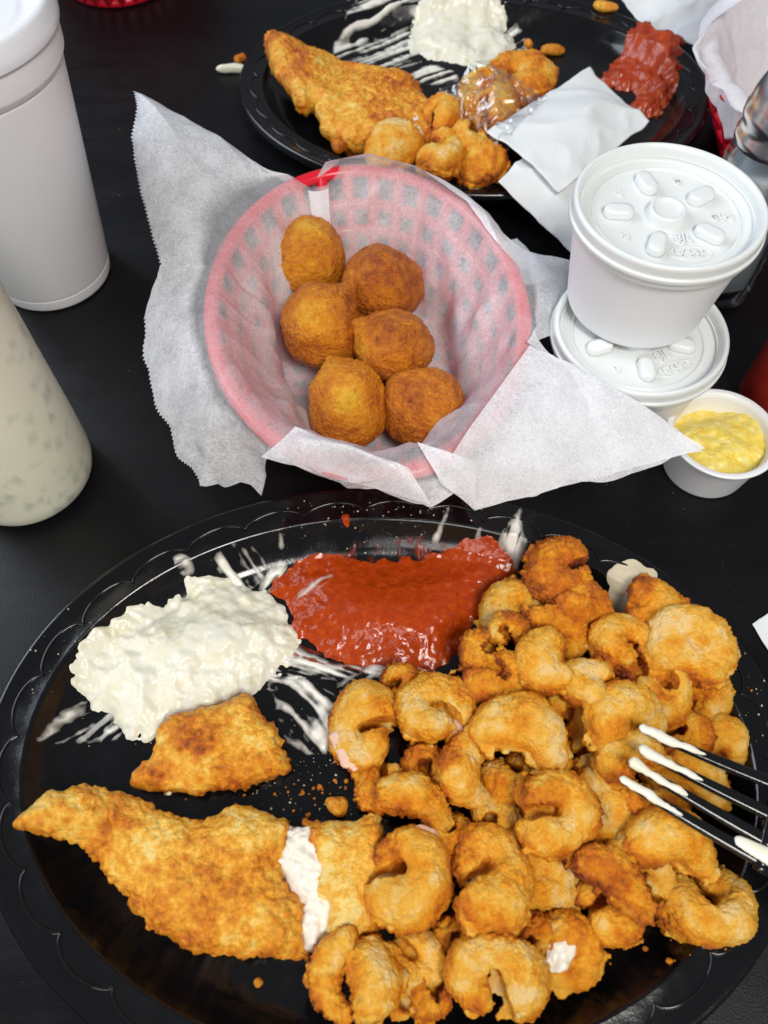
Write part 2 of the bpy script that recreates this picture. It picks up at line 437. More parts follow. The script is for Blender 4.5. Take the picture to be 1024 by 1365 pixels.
def plate_z(X, Y, pl):
    x, y = X - pl[0], Y - pl[1]; c, s = math.cos(-pl[2]), math.sin(-pl[2])
    d = -poly_sd(c * x - s * y, s * x + c * y, _epoly)
    return np.interp(d, _ps, _pz, left=0.0)
def scallops(root):
    T = np.linspace(0, 2 * math.pi, 4001); L = np.concatenate([[0], np.cumsum(np.hypot(np.diff(PA * np.cos(T)), np.diff(PB * np.sin(T))))])
    n = 30
    for k in range(n):
        l0, l1 = L[-1] * k / n, L[-1] * (k + 1.0) / n
        pts, rad = [], []
        for u in np.linspace(0, 1, 22):
            t = np.interp((l0 + (l1 - l0) * u) % L[-1], L, T)
            s = 0.0116 - 0.0046 * math.sin(math.pi * u ** 0.9) ** 0.62
            x, y = ell(t, s); pts.append((x, y, np.interp(s, _ps, _pz) + 0.00005)); rad.append(0.00058)
        v, f = tube(pts, rad, 8, 0.8)
        obj('rim_scallop', mesh('rim_scallop', v, f, M['ridge']), root)
PL1, PL2 = (0.0016, 0.0672, math.radians(-1.5)), (0.0560, 0.4800, math.radians(-2.5))
plate = thing('oval_plate', 'glossy black oval plastic plate heaped with fried shrimp and a fork', 'plate', (PL1[0], PL1[1], 0), (0, 0, PL1[2]), 'black oval plates')
obj('plate_body', plate_body(), plate); scallops(plate)
plate2 = copy_tree(plate); plate2.location = (PL2[0], PL2[1], 0); plate2.rotation_euler = (0, 0, PL2[2])
tag(plate2, 'black oval plate of half-eaten food under a folded white napkin', 'plate', 'black oval plates')

# ------------------------------------------------------------------ fried food builders
def smin_spheres(sp, k=0.0014, fz=1.0):
    sp = np.array(sp, float)
    def fn(X, Y, Z):
        acc = np.zeros(X.shape)
        for x, y, z, r in sp:
            d = np.sqrt((X - x) ** 2 + (Y - y) ** 2 + ((Z - z) / fz) ** 2) - r
            acc += np.exp(-np.clip(d, -0.02, 0.02) / k)
        return -k * np.log(acc + 1e-12)
    lo = sp[:, :3] - sp[:, 3:] * 1.05 - 0.002; hi = sp[:, :3] + sp[:, 3:] * 1.05 + 0.002
    return fn, lo.min(0), hi.max(0)
def worley(V, scale, seed):
    q = V / scale + seed * 3.7 + 50; i = np.floor(q).astype(np.int64); best = np.full(len(V), 9.0)
    for a in (-1, 0, 1):
        for b in (-1, 0, 1):
            for c in (-1, 0, 1):
                j = i + (a, b, c); w = j & 63
                jit = np.stack([_T[w[:, 0], w[:, 1], w[:, 2]], _T[w[:, 1], w[:, 2], w[:, 0]], _T[w[:, 2], w[:, 0], (w[:, 1] + 7) & 63]], 1) * 0.5 + 0.5
                best = np.minimum(best, ((j + jit - q) ** 2).sum(1))
    return np.sqrt(best)
def shrimp_mesh(kind, w, h, seed, tone, open_deg=20.0, crisp=0.5):
    r_ = random.Random(seed); sp = []
    w, h = w * 1.05, h * 1.05; tone = 0.37 + (tone - 0.42) * 0.6
    if kind in ('curl', 'nugget'):                                  # C-shaped body, thick head to thin tail, ringed by its segments
        nug = kind == 'nugget'
        tr = min(w, h) * (r_.uniform(0.25, 0.27) if nug else r_.uniform(0.218, 0.238)); a0 = seed * 1.7 if nug else math.radians(open_deg + 34); span = math.radians(r_.uniform(200, 250) if nug else r_.uniform(268, 305)); n = 26
        for i in range(n):
            t = i / (n - 1); a = a0 + span * t; r = tr * (1.22 - 0.52 * t ** 1.3) * (1 + 0.085 * math.sin(t * 34 + seed))
            q = 1 - 0.30 * max(0, t - 0.55) / 0.45
            sp.append(((w / 2 - tr * 1.05) * math.cos(a) * q, (h / 2 - tr * 1.05) * math.sin(a) * q, 0.0022 * math.sin(a + seed) + (0.004 if nug else 0.0025) * (t - 0.4), r))
        fz = min(1.2, (0.0095 if nug else 0.0082) / tr)
    elif kind == 'bean':
        r0 = h * 0.44; n = 18; bend = open_deg / 100.0 * h * 2.6
        for i in range(n):
            t = i / (n - 1); r = r0 * (0.98 - 0.42 * abs(t - 0.36) ** 1.5 * 2.2) * (1 + 0.07 * math.sin(24 * t + seed))
            sp.append(((w / 2 - r0 * 0.8) * (2 * t - 1), bend * (1 - (2 * t - 1) ** 2) - bend / 2, 0.0015 * math.sin(5 * t + seed), r))
        fz = min(1.0, 0.0092 / r0)
    else:                                                           # butterflied: two lobes side by side
        for i in range(14):
            t = i / 13; r = h * 0.25 * (1 - 0.2 * t) * (1 + 0.06 * math.sin(20 * t))
            sp.append(((w / 2 - r) * (2 * t - 1), h * 0.23 * math.sin(math.pi * t) ** 0.5, 0.0018 * math.sin(3 * t), r))
            sp.append(((w / 2 - r) * (2 * t - 1) * 0.86, -h * 0.23, -0.0012, r * 0.98))
        fz = min(1.0, 0.0082 / (h * 0.25))
    fn0, lo, hi = smin_spheres(sp, 0.0005, fz); sa = np.array(sp)
    def fn(X, Y, Z):
        f = fn0(X, Y, Z); x, y = X[:, :, 0], Y[:, :, 0]
        if kind in ('curl', 'nugget'):                              # the slit between head and tail
            ag = a0 + span + (2 * math.pi - span) / 2; ex, ey = w / 2 * math.cos(ag), h / 2 * math.sin(ag); e2 = ex * ex + ey * ey
            xs, ys = x + 0.0016 * vn(P3(x, y), 0.006, seed + 41), y + 0.0016 * vn(P3(x, y), 0.006, seed + 43)
            t = np.clip((xs * ex + ys * ey) / e2, 0.0, 1.0); ds = np.hypot(xs - t * ex, ys - t * ey) - (0.0022 - 0.0009 * t)
            f = np.maximum(f, -ds[:, :, None])
        d2 = np.full(x.shape, 9.0)
        for a, b, c, r in sa: d2 = np.minimum(d2, np.hypot(x - a, y - b) - r * 0.96)
        q = P3(x, y, seed * 0.11)
        fringe = 0.0038 * fbm(q, 0.0045, seed + 2, 3) + 0.0005                 # ragged skirt of batter
        zc = -0.0022 + 0.0025 * vn(q, 0.010, seed + 6)
        th = 0.0015
        g = np.maximum(np.abs(Z - zc[:, :, None]) - th, (d2 - fringe)[:, :, None])
        k = 0.0012; hh = np.clip(0.5 + 0.5 * (g - f) / k, 0, 1)
        return g * (1 - hh) + f * hh - k * hh * (1 - hh)
    V, F = surface_nets(fn, lo - 0.001, hi + 0.001, 0.00060)
    Nn = normals(V, F); S = V + seed * 0.371
    n1, n2 = fbm(S, 0.0085, seed, 2), vn(S, 0.0040, seed + 5)
    mask = smoothstep(-0.25, 0.40, vn(S, 0.011, seed + 9) + (crisp - 0.5) * 1.7)      # where the batter is rough and crisp
    wo = worley(S, 0.0026, seed); wo2 = worley(S, 0.0014, seed + 3)
    rough_d = (0.5 - wo) * 0.0019 + (0.5 - wo2) * 0.0018
    disp = 0.0008 * n1 + 0.0005 * (np.abs(n2) - 0.3) + (0.40 + 0.60 * mask) * rough_d + 0.0003 * (0.5 - worley(S, 0.0010, seed + 8)) + 0.0002 * vn(S, 0.0016, seed)
    V2 = V + Nn * disp[:, None]
    edge = smoothstep(0.55, -0.2, Nn[:, 2])
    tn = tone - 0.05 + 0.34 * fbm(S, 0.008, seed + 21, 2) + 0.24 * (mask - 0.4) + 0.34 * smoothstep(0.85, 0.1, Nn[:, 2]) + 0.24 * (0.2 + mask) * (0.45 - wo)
    return mesh('shrimp', V2, F, M['shrimp'], attr={'tone': tn}), Nn
def pillow_mesh(name, poly, zc, T, w, seed, mat, tone, crumb=1.0, h=0.0007, wob=0.0015):
    """a slab of food with rounded edges over a plan outline"""
    poly = np.asarray(poly)[:, :2]; lo, hi = poly.min(0) - 0.003, poly.max(0) + 0.003
    gx, gy = np.arange(lo[0], hi[0] + h, h), np.arange(lo[1], hi[1] + h, h)
    zmin = min(zc(np.array([x]), np.array([y]))[0] for x in (lo[0], hi[0]) for y in (lo[1], hi[1])) - T * 1.2
    zmax = max(zc(np.array([x]), np.array([y]))[0] for x in (lo[0], hi[0]) for y in (lo[1], hi[1])) + T * 1.6
    def fn(X, Y, Z):
        x, y = X[:, :, 0], Y[:, :, 0]
        q = P3(x, y)
        d = poly_sd(x, y, poly) + wob * fbm(q, 0.007, seed, 3)
        z0 = zc(x, y) + 0.0012 * fbm(q, 0.02, seed + 2, 2); Tz = T * (1 + 0.22 * fbm(q, 0.016, seed + 4, 2))
        e = np.maximum(d + w, 0)[:, :, None]; zz = (Z - z0[:, :, None]) * (w / Tz)[:, :, None]
        return (np.sqrt(e ** 2 + zz ** 2) - w) * min(1.0, T / w)
    V, F = surface_nets(fn, (lo[0], lo[1], zmin), (hi[0], hi[1], zmax), h)
    Nn = normals(V, F); S = V + seed * 0.233
    mask = smoothstep(-0.4, 0.35, vn(S, 0.018, seed + 9))
    wo, wo2 = worley(S, 0.0032, seed), worley(S, 0.0015, seed + 3)
    disp = crumb * (0.0009 * fbm(S, 0.010, seed + 1, 2) + (0.25 + 0.75 * mask) * ((0.5 - wo) * 0.0024 + (0.5 - wo2) * 0.0011) + 0.0002 * vn(S, 0.0013, seed))
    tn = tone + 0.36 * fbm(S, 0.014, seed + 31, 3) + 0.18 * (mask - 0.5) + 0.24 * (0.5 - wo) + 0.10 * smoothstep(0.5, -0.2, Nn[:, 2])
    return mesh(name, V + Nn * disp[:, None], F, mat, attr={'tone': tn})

# ------------------------------------------------------------------ shrimp pile on the plate: px, py, width, height, turn (deg, clockwise in the photo), kind, layer, open side or bend, tone, crisp, label
LZ = {0: 0.0135, 1: 0.0215, 2: 0.0295, 3: 0.036}
SH = [
 (751, 768, 92, 88, 20, 'nugget', 1, 0, 0.68, 0.95, 'dark crisp clump of fried shrimp between the red sauce and the pale dab'),
 (780, 808, 84, 62, 10, 'bean', 1, 10, 0.60, 0.9, 'crunchy orange-brown fried shrimp touching the pale dab of fat'),
 (686, 814, 92, 62, -8, 'bean', 0, 15, 0.30, 0.3, 'pale battered shrimp touching the end of the red sauce'),
 (681, 846, 58, 54, 30, 'nugget', 1, 0, 0.48, 0.7, None),
 (650, 872, 66, 60, 0, 'nugget', 1, 0, 0.60, 0.9, None),
 (664, 905, 88, 80, 20, 'nugget', 1, 0, 0.52, 0.8, None),
 (748, 848, 92, 46, 62, 'bean', 1, 30, 0.50, 0.6, None),
 (727, 886, 92, 66, 70, 'bean', 2, -12, 0.36, 0.25, 'smooth plump golden shrimp standing on top of the pile beside the red sauce'),
 (782, 907, 70, 54, -60, 'bean', 2, 20, 0.30, 0.3, None),
 (838, 868, 118, 92, 20, 'curl', 1, -60, 0.45, 0.5, None),
 (872, 818, 84, 68, 120, 'bean', 1, 20, 0.58, 0.8, None),
 (923, 856, 112, 96, 32, 'flat', 2, 0, 0.30, 0.25, 'wide flat butterflied shrimp with smooth pale batter at the plate wall'),
 (884, 922, 74, 92, 10, 'nugget', 1, 0, 0.44, 0.4, None),
 (939, 928, 80, 58, 75, 'bean', 0, 20, 0.46, 0.5, None),
 (903, 888, 60, 60, 0, 'nugget', 0, 0, 0.55, 0.8, None),
 (836, 955, 114, 72, -8, 'bean', 2, 14, 0.30, 0.2, 'pale oval shrimp lying just beyond the fork tips'),
 (961, 988, 80, 54, 28, 'bean', 0, 18, 0.42, 0.3, 'flat golden shrimp beside the fork tines at the plate wall'),
 (757, 953, 80, 66, 15, 'nugget', 0, 0, 0.34, 0.2, None),
 (815, 905, 60, 70, 30, 'nugget', 1, 0, 0.62, 0.9, None),
 (487, 975, 94, 122, 0, 'curl', 0, 5, 0.38, 0.45, 'C-shaped shrimp with pinkish batter lying against the white sauce smear'),
 (530, 914, 58, 52, -30, 'nugget', 0, 0, 0.58, 0.7, 'small brown fried lump tucked under the edge of the red sauce'),
 (579, 950, 106, 102, -10, 'curl', 1, -40, 0.36, 0.5, 'round curled shrimp with a strip of pink meat on its side'),
 (700, 978, 140, 78, 28, 'bean', 2, 16, 0.40, 0.35, 'largest long golden shrimp lying on top of the pile'),
 (624, 1030, 112, 58, 82, 'bean', 1, -22, 0.44, 0.4, None),
 (558, 1071, 114, 56, 28, 'bean', 1, 12, 0.46, 0.5, None),
 (563, 1028, 60, 62, 0, 'nugget', 0, 0, 0.60, 0.8, None),
 (512, 1044, 70, 62, -40, 'nugget', 0, 0, 0.56, 0.8, None),
 (680, 1030, 86, 80, 0, 'nugget', 0, 0, 0.40, 0.3, None),
 (655, 1092, 74, 66, 0, 'nugget', 0, 0, 0.34, 0.2, None),
 (702, 925, 90, 64, 40, 'nugget', 0, 0, 0.58, 0.8, None),
 (735, 1078, 122, 112, 0, 'curl', 2, 208, 0.40, 0.35, 'ring-shaped shrimp with an open centre in the middle of the pile'),
 (803, 1082, 112, 58, 98, 'bean', 1, 20, 0.30, 0.2, None),
 (782, 1008, 66, 60, 80, 'nugget', 0, 0, 0.36, 0.2, None),
 (840, 1002, 94, 66, -10, 'bean', 2, 14, 0.42, 0.5, 'golden shrimp under the sauce-tipped ends of the fork'),
 (848, 1062, 68, 66, 20, 'nugget', 1, 0, 0.46, 0.6, None),
 (918, 1036, 128, 66, 26, 'bean', 1, 12, 0.46, 0.5, 'long shrimp lying underneath the fork tines'),
 (898, 1126, 128, 80, 18, 'bean', 2, 14, 0.46, 0.55, 'orange shrimp beside the lowest fork tine'),
 (856, 1148, 116, 66, 24, 'bean', 1, 16, 0.30, 0.2, None),
 (826, 1178, 128, 60, 44, 'bean', 2, 10, 0.54, 0.85, 'long crisp shrimp slanting across another near the fork'),
 (800, 1208, 104, 84, 30, 'nugget', 0, 0, 0.50, 0.6, None),
 (942, 1198, 128, 124, 0, 'curl', 0, 130, 0.36, 0.2, 'big flat round shrimp at the plate wall below the fork'),
 (718, 1158, 100, 116, 0, 'flat', 0, 0, 0.34, 0.15, 'smooth yellowish round shrimp low in the pile'),
 (756, 1264, 88, 108, 10, 'flat', 0, 0, 0.40, 0.2, 'fried shrimp with torn batter showing white meat'),
 (704, 1250, 74, 68, 0, 'nugget', 0, 0, 0.46, 0.5, None),
 (541, 1163, 116, 136, 0, 'curl', 1, 190, 0.38, 0.4, 'large curled shrimp with a bare pink patch next to the broken fish fillet'),
 (646, 1164, 110, 152, -12, 'curl', 1, 200, 0.44, 0.4, 'tall C-shaped shrimp in the middle of the pile'),
 (446, 1300, 134, 46, 92, 'bean', 1, -20, 0.50, 0.6, 'narrow crisp shrimp half folded against a smooth one near the fish'),
 (494, 1312, 122, 68, 84, 'bean', 1, 12, 0.32, 0.2, 'smooth pale shrimp half folded against a narrow crisp one near the fish'),
 (546, 1274, 118, 92, 10, 'curl', 0, 150, 0.44, 0.5, None),
 (576, 1324, 66, 60, 60, 'nugget', 0, 0, 0.56, 0.8, None),
 (655, 1304, 136, 124, 0, 'curl', 1, 290, 0.40, 0.3, 'large ring-shaped shrimp at the edge of the pile beside the torn one'),
 (606, 1248, 56, 52, 0, 'nugget', 0, 0, 0.56, 0.7, None),
 (536, 1328, 60, 50, 80, 'nugget', 0, 0, 0.42, 0.4, None),
 (595, 1110, 80, 70, 0, 'nugget', 0, 0, 0.52, 0.6, None),
 (770, 1130, 80, 70, 0, 'nugget', 0, 0, 0.48, 0.5, None),
 (880, 1085, 90, 70, 0, 'nugget', 0, 0, 0.50, 0.5, None),
 (480, 1210, 84, 70, 0, 'nugget', 0, 0, 0.50, 0.5, None),
 (900, 980, 90, 66, 0, 'nugget', 0, 0, 0.50, 0.5, None),
 (640, 960, 80, 66, 0, 'nugget', 0, 0, 0.52, 0.5, None),
 (735, 1010, 90, 70, 0, 'nugget', 0, 0, 0.45, 0.5, None),
]
GEN = {'nugget': 'small knobbly fried shrimp lump packed into the pile around the fork', 'bean': 'plain bean-shaped fried shrimp packed into the pile around the fork',
       'curl': 'plain curled fried shrimp packed into the pile around the fork', 'flat': 'plain flat fried shrimp packed into the pile around the fork'}
def place_shrimp(i, row, base, group, lab):
    px, py, w, h, rot, kind, lay, op, tone, crisp, _ = row
    z = base + LZ[lay]; p = at(px, py, z); sx, sy = scale_at(px, py, z)
    r = math.radians(rot); c, s = abs(math.cos(r)), abs(math.sin(r))
    ws = w * math.hypot(c * sx, s * sy); hs = h * math.hypot(s * sx, c * sy)
    me, _n = shrimp_mesh(kind, ws, hs, i + 1, tone, op, crisp)
    rr = random.Random(i * 7 + 1)
    tl = 0.16 if lay == 0 else 0.32
    if kind in ('flat',) or w > 115: tl *= 0.5
    o = obj('fried_shrimp', me, None, tuple(p), (rr.uniform(-tl, tl), rr.uniform(-tl, tl), -r))
    return tag(o, lab, 'shrimp', group)
OWN = {3: "small golden lump between the red sauce and the smooth plump shrimp", 4: 'rough brown knob at the pile edge facing the red sauce', 5: 'larger rough brown clump at the pile edge behind the red sauce',
       6: 'slim curved shrimp tucked against the smooth plump golden one', 8: 'short pale shrimp leaning on the smooth plump golden one', 9: 'curled shrimp between the pale dab and the short pale shrimp',
       10: 'crisp brown shrimp tucked behind the wide flat butterflied one', 12: 'golden lump between the pale oval shrimp and the wide butterflied one', 13: 'bean-shaped shrimp at the plate wall between the butterflied one and the fork',
       17: 'pale lump deep between the largest long shrimp and the pale oval one', 18: 'dark crisp knob beside the short pale shrimp', 23: 'slim upright shrimp against the end of the largest long shrimp',
       24: 'knobbly slanted shrimp lying next to the loose golden crumb', 25: 'brown knob between the round curled shrimp and the knobbly slanted one', 26: 'brown scrap between the C-shaped shrimp and the knobbly slanted one',
       31: 'pale slim shrimp pressed against the ring-shaped one with open centre', 34: 'golden lump under the tip of the lowest fork tine', 37: 'pale slab-like shrimp under the orange one beside the lowest tine',
       39: 'brown lump under the long crisp slanting shrimp', 43: 'brown lump between the torn shrimp and the large ring-shaped one', 48: 'curled shrimp between the folded pair and the large ring-shaped one', 49: 'crisp scrap pressed against the large ring-shaped shrimp',
       51: 'small lump in the gap between the tall C-shaped and large ring-shaped shrimp', 52: 'small lump behind the smooth pale folded shrimp',
       14: 'scrap of battered shrimp wedged under the wide butterflied one', 27: 'low shrimp under the end of the largest long one', 28: 'hook-shaped shrimp in the gap beside the tall C-shaped one', 29: 'brown hook-shaped shrimp under the smooth plump one',
       32: 'small shrimp in the gap beside the one under the fork tips', 53: 'low shrimp underneath the knobbly slanted one', 54: 'low shrimp underneath the pale slim one beside the ring-shaped one', 55: 'low shrimp beneath the long one under the fork tines',
       56: 'shrimp wedged between the broken fillet and the large curled shrimp', 57: 'low shrimp underneath the pale oval one near the fork', 58: 'low shrimp underneath the round curled one with pink meat', 59: 'low shrimp between the largest long one and the ring-shaped one'}
shr = []
for i, row in enumerate(SH):
    shr.append(place_shrimp(i, row, 0.0, 'fried shrimp piled on the plate', row[10] or OWN.get(i) or GEN[row[5]]))
def patch(parent, px, py, z, w, h, rot, seed, mat, name='bare_meat'):
    """exposed meat lying in the batter of a shrimp"""
    p = at(px, py, z); sx, sy = scale_at(px, py, z)
    sp = [((t - 0.5) * w * sx, 0, 0, h * sx * 0.5 * (0.7 + 0.3 * math.sin(math.pi * t))) for t in np.linspace(0, 1, 7)]
    fn, lo, hi = smin_spheres(sp, 0.001, 0.5)
    V, F = surface_nets(fn, lo, hi, 0.0006); Nn = normals(V, F)
    V = V + Nn * (0.0014 * fbm(V + seed, 0.0045, seed, 3))[:, None]
    o = obj(name, mesh(name, V, F, mat), None, tuple(p), (0, 0, -math.radians(rot)))
    o.parent = parent; bpy.context.view_layer.update(); o.matrix_parent_inverse = parent.matrix_world.inverted()
    return o
bpy.context.view_layer.update()
patch(shr[21], 618, 960, 0.0225, 60, 24, 105, 1, M['pink'])
patch(shr[44], 568, 1124, 0.0258, 36, 26, 25, 2, M['pink'])
patch(shr[42], 748, 1268, 0.0185, 40, 26, -50, 3, M['flesh'])
patch(shr[19], 460, 1000, 0.0165, 46, 24, 60, 4, M['pink'])

# ------------------------------------------------------------------ big broken fillet and small fish piece
FZ = 0.0145
def fillet_z(x, y): return FZ + 0.016 * smoothstep(-0.085, -0.150, x)
def fpix(pts): return np.array([at(px, py, FZ + 0.004 + 0.016 * float(smoothstep(200.0, 20.0, px))) for px, py in pts])
left_poly = fpix([(2, 1098), (15, 1078), (49, 1049), (98, 1039), (137, 1049), (181, 1063), (220, 1081), (264, 1090), (312, 1068), (352, 1081), (386, 1092), (380, 1122), (372, 1155), (386, 1178), (404, 1208), (398, 1240), (412, 1278),
                  (361, 1281), (312, 1278), (254, 1278), (234, 1256), (195, 1234), (161, 1195), (137, 1166), (107, 1137), (73, 1115), (29, 1105)])
right_poly = fpix([(404, 1091), (430, 1095), (469, 1088), (505, 1085), (520, 1150), (500, 1240), (470, 1262), (432, 1255), (436, 1214), (416, 1188), (426, 1160), (408, 1128)])
flesh_poly = fpix([(384, 1098), (412, 1098), (440, 1130), (450, 1190), (450, 1240), (430, 1275), (404, 1268), (392, 1235), (396, 1205), (378, 1175), (364, 1150), (374, 1118)])
fish = thing('fish_fillet', 'long golden fried fish fillet broken open to show white flesh', 'fish', (at(250, 1180, 0.004)[0], at(250, 1180, 0.004)[1], 0.004))
def put_under(o, parent):
    o.parent = parent; o.location = Vector(o.location) - Vector(parent.location); return o
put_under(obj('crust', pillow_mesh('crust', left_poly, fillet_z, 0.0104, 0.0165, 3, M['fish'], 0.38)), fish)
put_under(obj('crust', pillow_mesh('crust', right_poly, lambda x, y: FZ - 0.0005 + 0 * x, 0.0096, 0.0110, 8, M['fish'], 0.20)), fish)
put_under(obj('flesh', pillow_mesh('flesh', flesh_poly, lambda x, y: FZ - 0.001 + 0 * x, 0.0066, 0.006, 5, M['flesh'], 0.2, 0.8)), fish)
sp_poly = pix([(203, 972), (232, 951), (285, 938), (337, 922), (348, 951), (369, 967), (372, 993), (388, 1009), (385, 1030), (337, 1046), (295, 1054), (232, 1057), (190, 1051), (169, 1046), (185, 1020), (206, 999)], 0.012)
small = thing('fish_piece', 'small broken piece of fried fish with one end under white sauce', 'fish', (at(280, 1000, 0.004)[0], at(280, 1000, 0.004)[1], 0.004))
put_under(obj('crust', pillow_mesh('crust', sp_poly, lambda x, y: 0.0098 + 0 * x, 0.0062, 0.0062, 12, M['fish'], 0.40)), small)

# ------------------------------------------------------------------ sauces
def heightfield(name, hf, lo, hi, step, base, mat, eps=0.0005):
    gx, gy = np.arange(lo[0], hi[0], step), np.arange(lo[1], hi[1], step)
    X, Y = np.meshgrid(gx, gy, indexing='ij'); H = np.maximum(hf(X, Y), -eps)
    Z = base(X, Y) + H; keep = H > -eps * 0.98
    f = gridfaces(len(gx), len(gy)); kf = keep.ravel()[f].any(1); f = f[kf]
    used = np.zeros(X.size, bool); used[f.ravel()] = True
    remap = np.cumsum(used) - 1
    V = np.stack([X.ravel(), Y.ravel(), Z.ravel()], 1)[used]
    return mesh(name, V, remap[f], mat, attr={'thick': H.ravel()[used]})
def z1(X, Y): return plate_z(X, Y, PL1)
def z2(X, Y): return plate_z(X, Y, PL2)
def bb(p, m=0.006): return p[:, :2].min(0) - m, p[:, :2].max(0) + m
def blob(poly, Hh, w, seed, lump=0.5, lumpsc=0.008, edge=0.0012, pw=0.6):
    def f(X, Y):
        q = P3(X, Y)
        d = poly_sd(X, Y, poly) + edge * fbm(q, 0.005, seed, 3)
        t = np.clip(-d / w, 0, 1) ** pw
        n = fbm(q, lumpsc, seed + 3, 2)
        ridge = np.abs(vn(q + 0.002 * fbm(q, 0.006, seed + 5, 2)[..., None], lumpsc * 1.3, seed + 8))
        return np.where(d < 0, t * Hh * (1 + lump * n + lump * 0.5 * (ridge - 0.4)), -d * 0.5)
    return f
def smear(poly, Hh, seed, ang, long=0.02, wide=0.0018, thr=0.0):
    c, s = math.cos(ang), math.sin(ang)
    def f(X, Y):
        u, v = X * c + Y * s, -X * s + Y * c
        d = poly_sd(X, Y, poly) + 0.0016 * fbm(P3(X, Y), 0.0045, seed + 12, 3)
        v2 = v + 0.0012 * vn(P3(X, Y), 0.012, seed + 2)
        n = fbm(P3(u / long * wide, v2), wide, seed, 2) + 0.35 * fbm(P3(X, Y), 0.004, seed + 7, 2)
        return np.minimum((n - thr) * Hh, -d * 0.35)
    return f
# white tartar sauce
tp = pix([(103, 893), (113, 861), (163, 825), (200, 806), (237, 793), (253, 772), (295, 764), (337, 777), (380, 803), (393, 846), (380, 877), (327, 925), (274, 946), (211, 962), (195, 983), (174, 978), (142, 951), (105, 925)], 0.009)
tart = thing('tartar_sauce', 'thick white tartar sauce dolloped and smeared on the plate beside red sauce', 'sauce', (at(250, 870, .0035)[0], at(250, 870, .0035)[1], 0.0035))
def part_at_world(name, me, parent): return put_under(obj(name, me), parent)
tb = blob(tp, 0.0080, 0.019, 2, 0.5, 0.0150, 0.0046, 0.82)
def tfun(X, Y):
    b = tb(X, Y); q = P3(X, Y); q = q + 0.0025 * np.stack([fbm(q, 0.008, 81, 2), fbm(q, 0.008, 85, 2), 0 * X], -1)
    ch = 0.0008 * (0.5 - worley(q.reshape(-1, 3), 0.0075, 6).reshape(X.shape)) + 0.0003 * (0.5 - worley(q.reshape(-1, 3), 0.0035, 8).reshape(X.shape)) + 0.0007 * (np.abs(vn(q, 0.006, 90)) - 0.3)
    return np.where(b > 0, b + ch * np.clip(b / 0.003, 0, 1), b)
part_at_world('dollop', heightfield('dollop', tfun, *bb(tp), 0.0006, z1, M['tartar']), tart)
def sm(parent, pts, Hh, seed, ang, mat, base=z1, zz=0.006, step=0.00045, **k):
    p = pix(pts, zz); return part_at_world('smear', heightfield('smear', smear(p, Hh, seed, ang, **k), *bb(p, 0.002), step, base, mat, 0.0002), parent)
sm(tart, [(280, 757), (300, 740), (337, 733), (358, 748), (352, 768), (320, 785), (280, 780)], 0.0016, 3, -0.9, M['thin'], zz=0.008, long=0.03, wide=0.003, thr=-0.25)
sm(tart, [(234, 752), (262, 750), (262, 768), (244, 772)], 0.0018, 23, 0.5, M['thin'], zz=0.010, thr=-0.5)
sm(tart, [(338, 780), (360, 750), (385, 745), (384, 768), (360, 795)], 0.0018, 4, 0.9, M['thin'], zz=0.006, thr=-0.35)
sm(tart, [(150, 940), (200, 960), (140, 990), (120, 985), (90, 990), (55, 1000), (62, 985), (100, 930)], 0.0016, 5, 0.75, M['thin'], thr=-0.05, wide=0.0022)
sm(tart, [(340, 900), (385, 855), (420, 872), (470, 888), (515, 880), (524, 915), (490, 930), (440, 900), (390, 905), (360, 925)], 0.0017, 6, -0.35, M['thin'], thr=-0.24)
sm(tart, [(350, 905), (400, 895), (450, 925), (462, 960), (432, 1004), (402, 1004), (362, 965), (368, 930)], 0.0017, 7, -0.75, M['thin'], thr=-0.16, wide=0.003)
sm(tart, [(445, 900), (520, 885), (530, 910), (470, 960), (440, 960)], 0.0016, 9, 0.5, M['thin'], thr=-0.15, wide=0.002)
# red sauce
kp = pix([(350, 785), (377, 759), (414, 738), (455, 733), (488, 744), (533, 742), (577, 738), (618, 727), (655, 725), (685, 751), (692, 773), (685, 788), (655, 792), (640, 818), (626, 848), (600, 877), (566, 896), (533, 885), (488, 881), (444, 877), (422, 859), (392, 837), (386, 814), (377, 796)], 0.007)
ket = thing('red_sauce', 'glossy red cocktail sauce pooled on the plate next to white tartar sauce', 'sauce', (at(530, 810, .0035)[0], at(530, 810, .0035)[1], 0.0035))
kmid = at(520, 825, 0.007)
def kf(X, Y):
    b = blob(kp, 0.0036, 0.015, 13, 0.14, 0.022, 0.0022, 1.0)(X, Y)
    g = 0.0048 * np.exp(-(((X - kmid[0]) / 0.030) ** 2 + ((Y - kmid[1]) / 0.014) ** 2))
    return np.where(b > 0, b + g * np.clip(b / 0.003, 0, 1) + 0.0007 * vn(P3(X, Y), 0.010, 5) * np.clip(b / 0.002, 0, 1) + 0.00010 * vn(P3(X, Y), 0.0035, 9) * np.clip(b / 0.002, 0, 1), b)
part_at_world('pool', heightfield('pool', kf, *bb(kp), 0.0005, z1, M['ketchup']), ket)
sm(ket, [(430, 745), (455, 715), (500, 720), (560, 715), (600, 725), (590, 745), (500, 750)], 0.0013, 14, 1.5, M['thin_red'], zz=0.008, thr=0.05, wide=0.0028, long=0.005)
kd = pix([(456, 690), (467, 690), (466, 704), (457, 702)], 0.014); part_at_world('smear', heightfield('smear', blob(kd, 0.0012, 0.002, 15, 0.4, 0.003, 0.0012), *bb(kd), 0.0003, z1, M['ketchup'], 0.0002), ket)
sm(ket, [(380, 850), (430, 862), (500, 885), (480, 905), (420, 890), (385, 875)], 0.0012, 16, -0.3, M['thin_red'], thr=0.0)
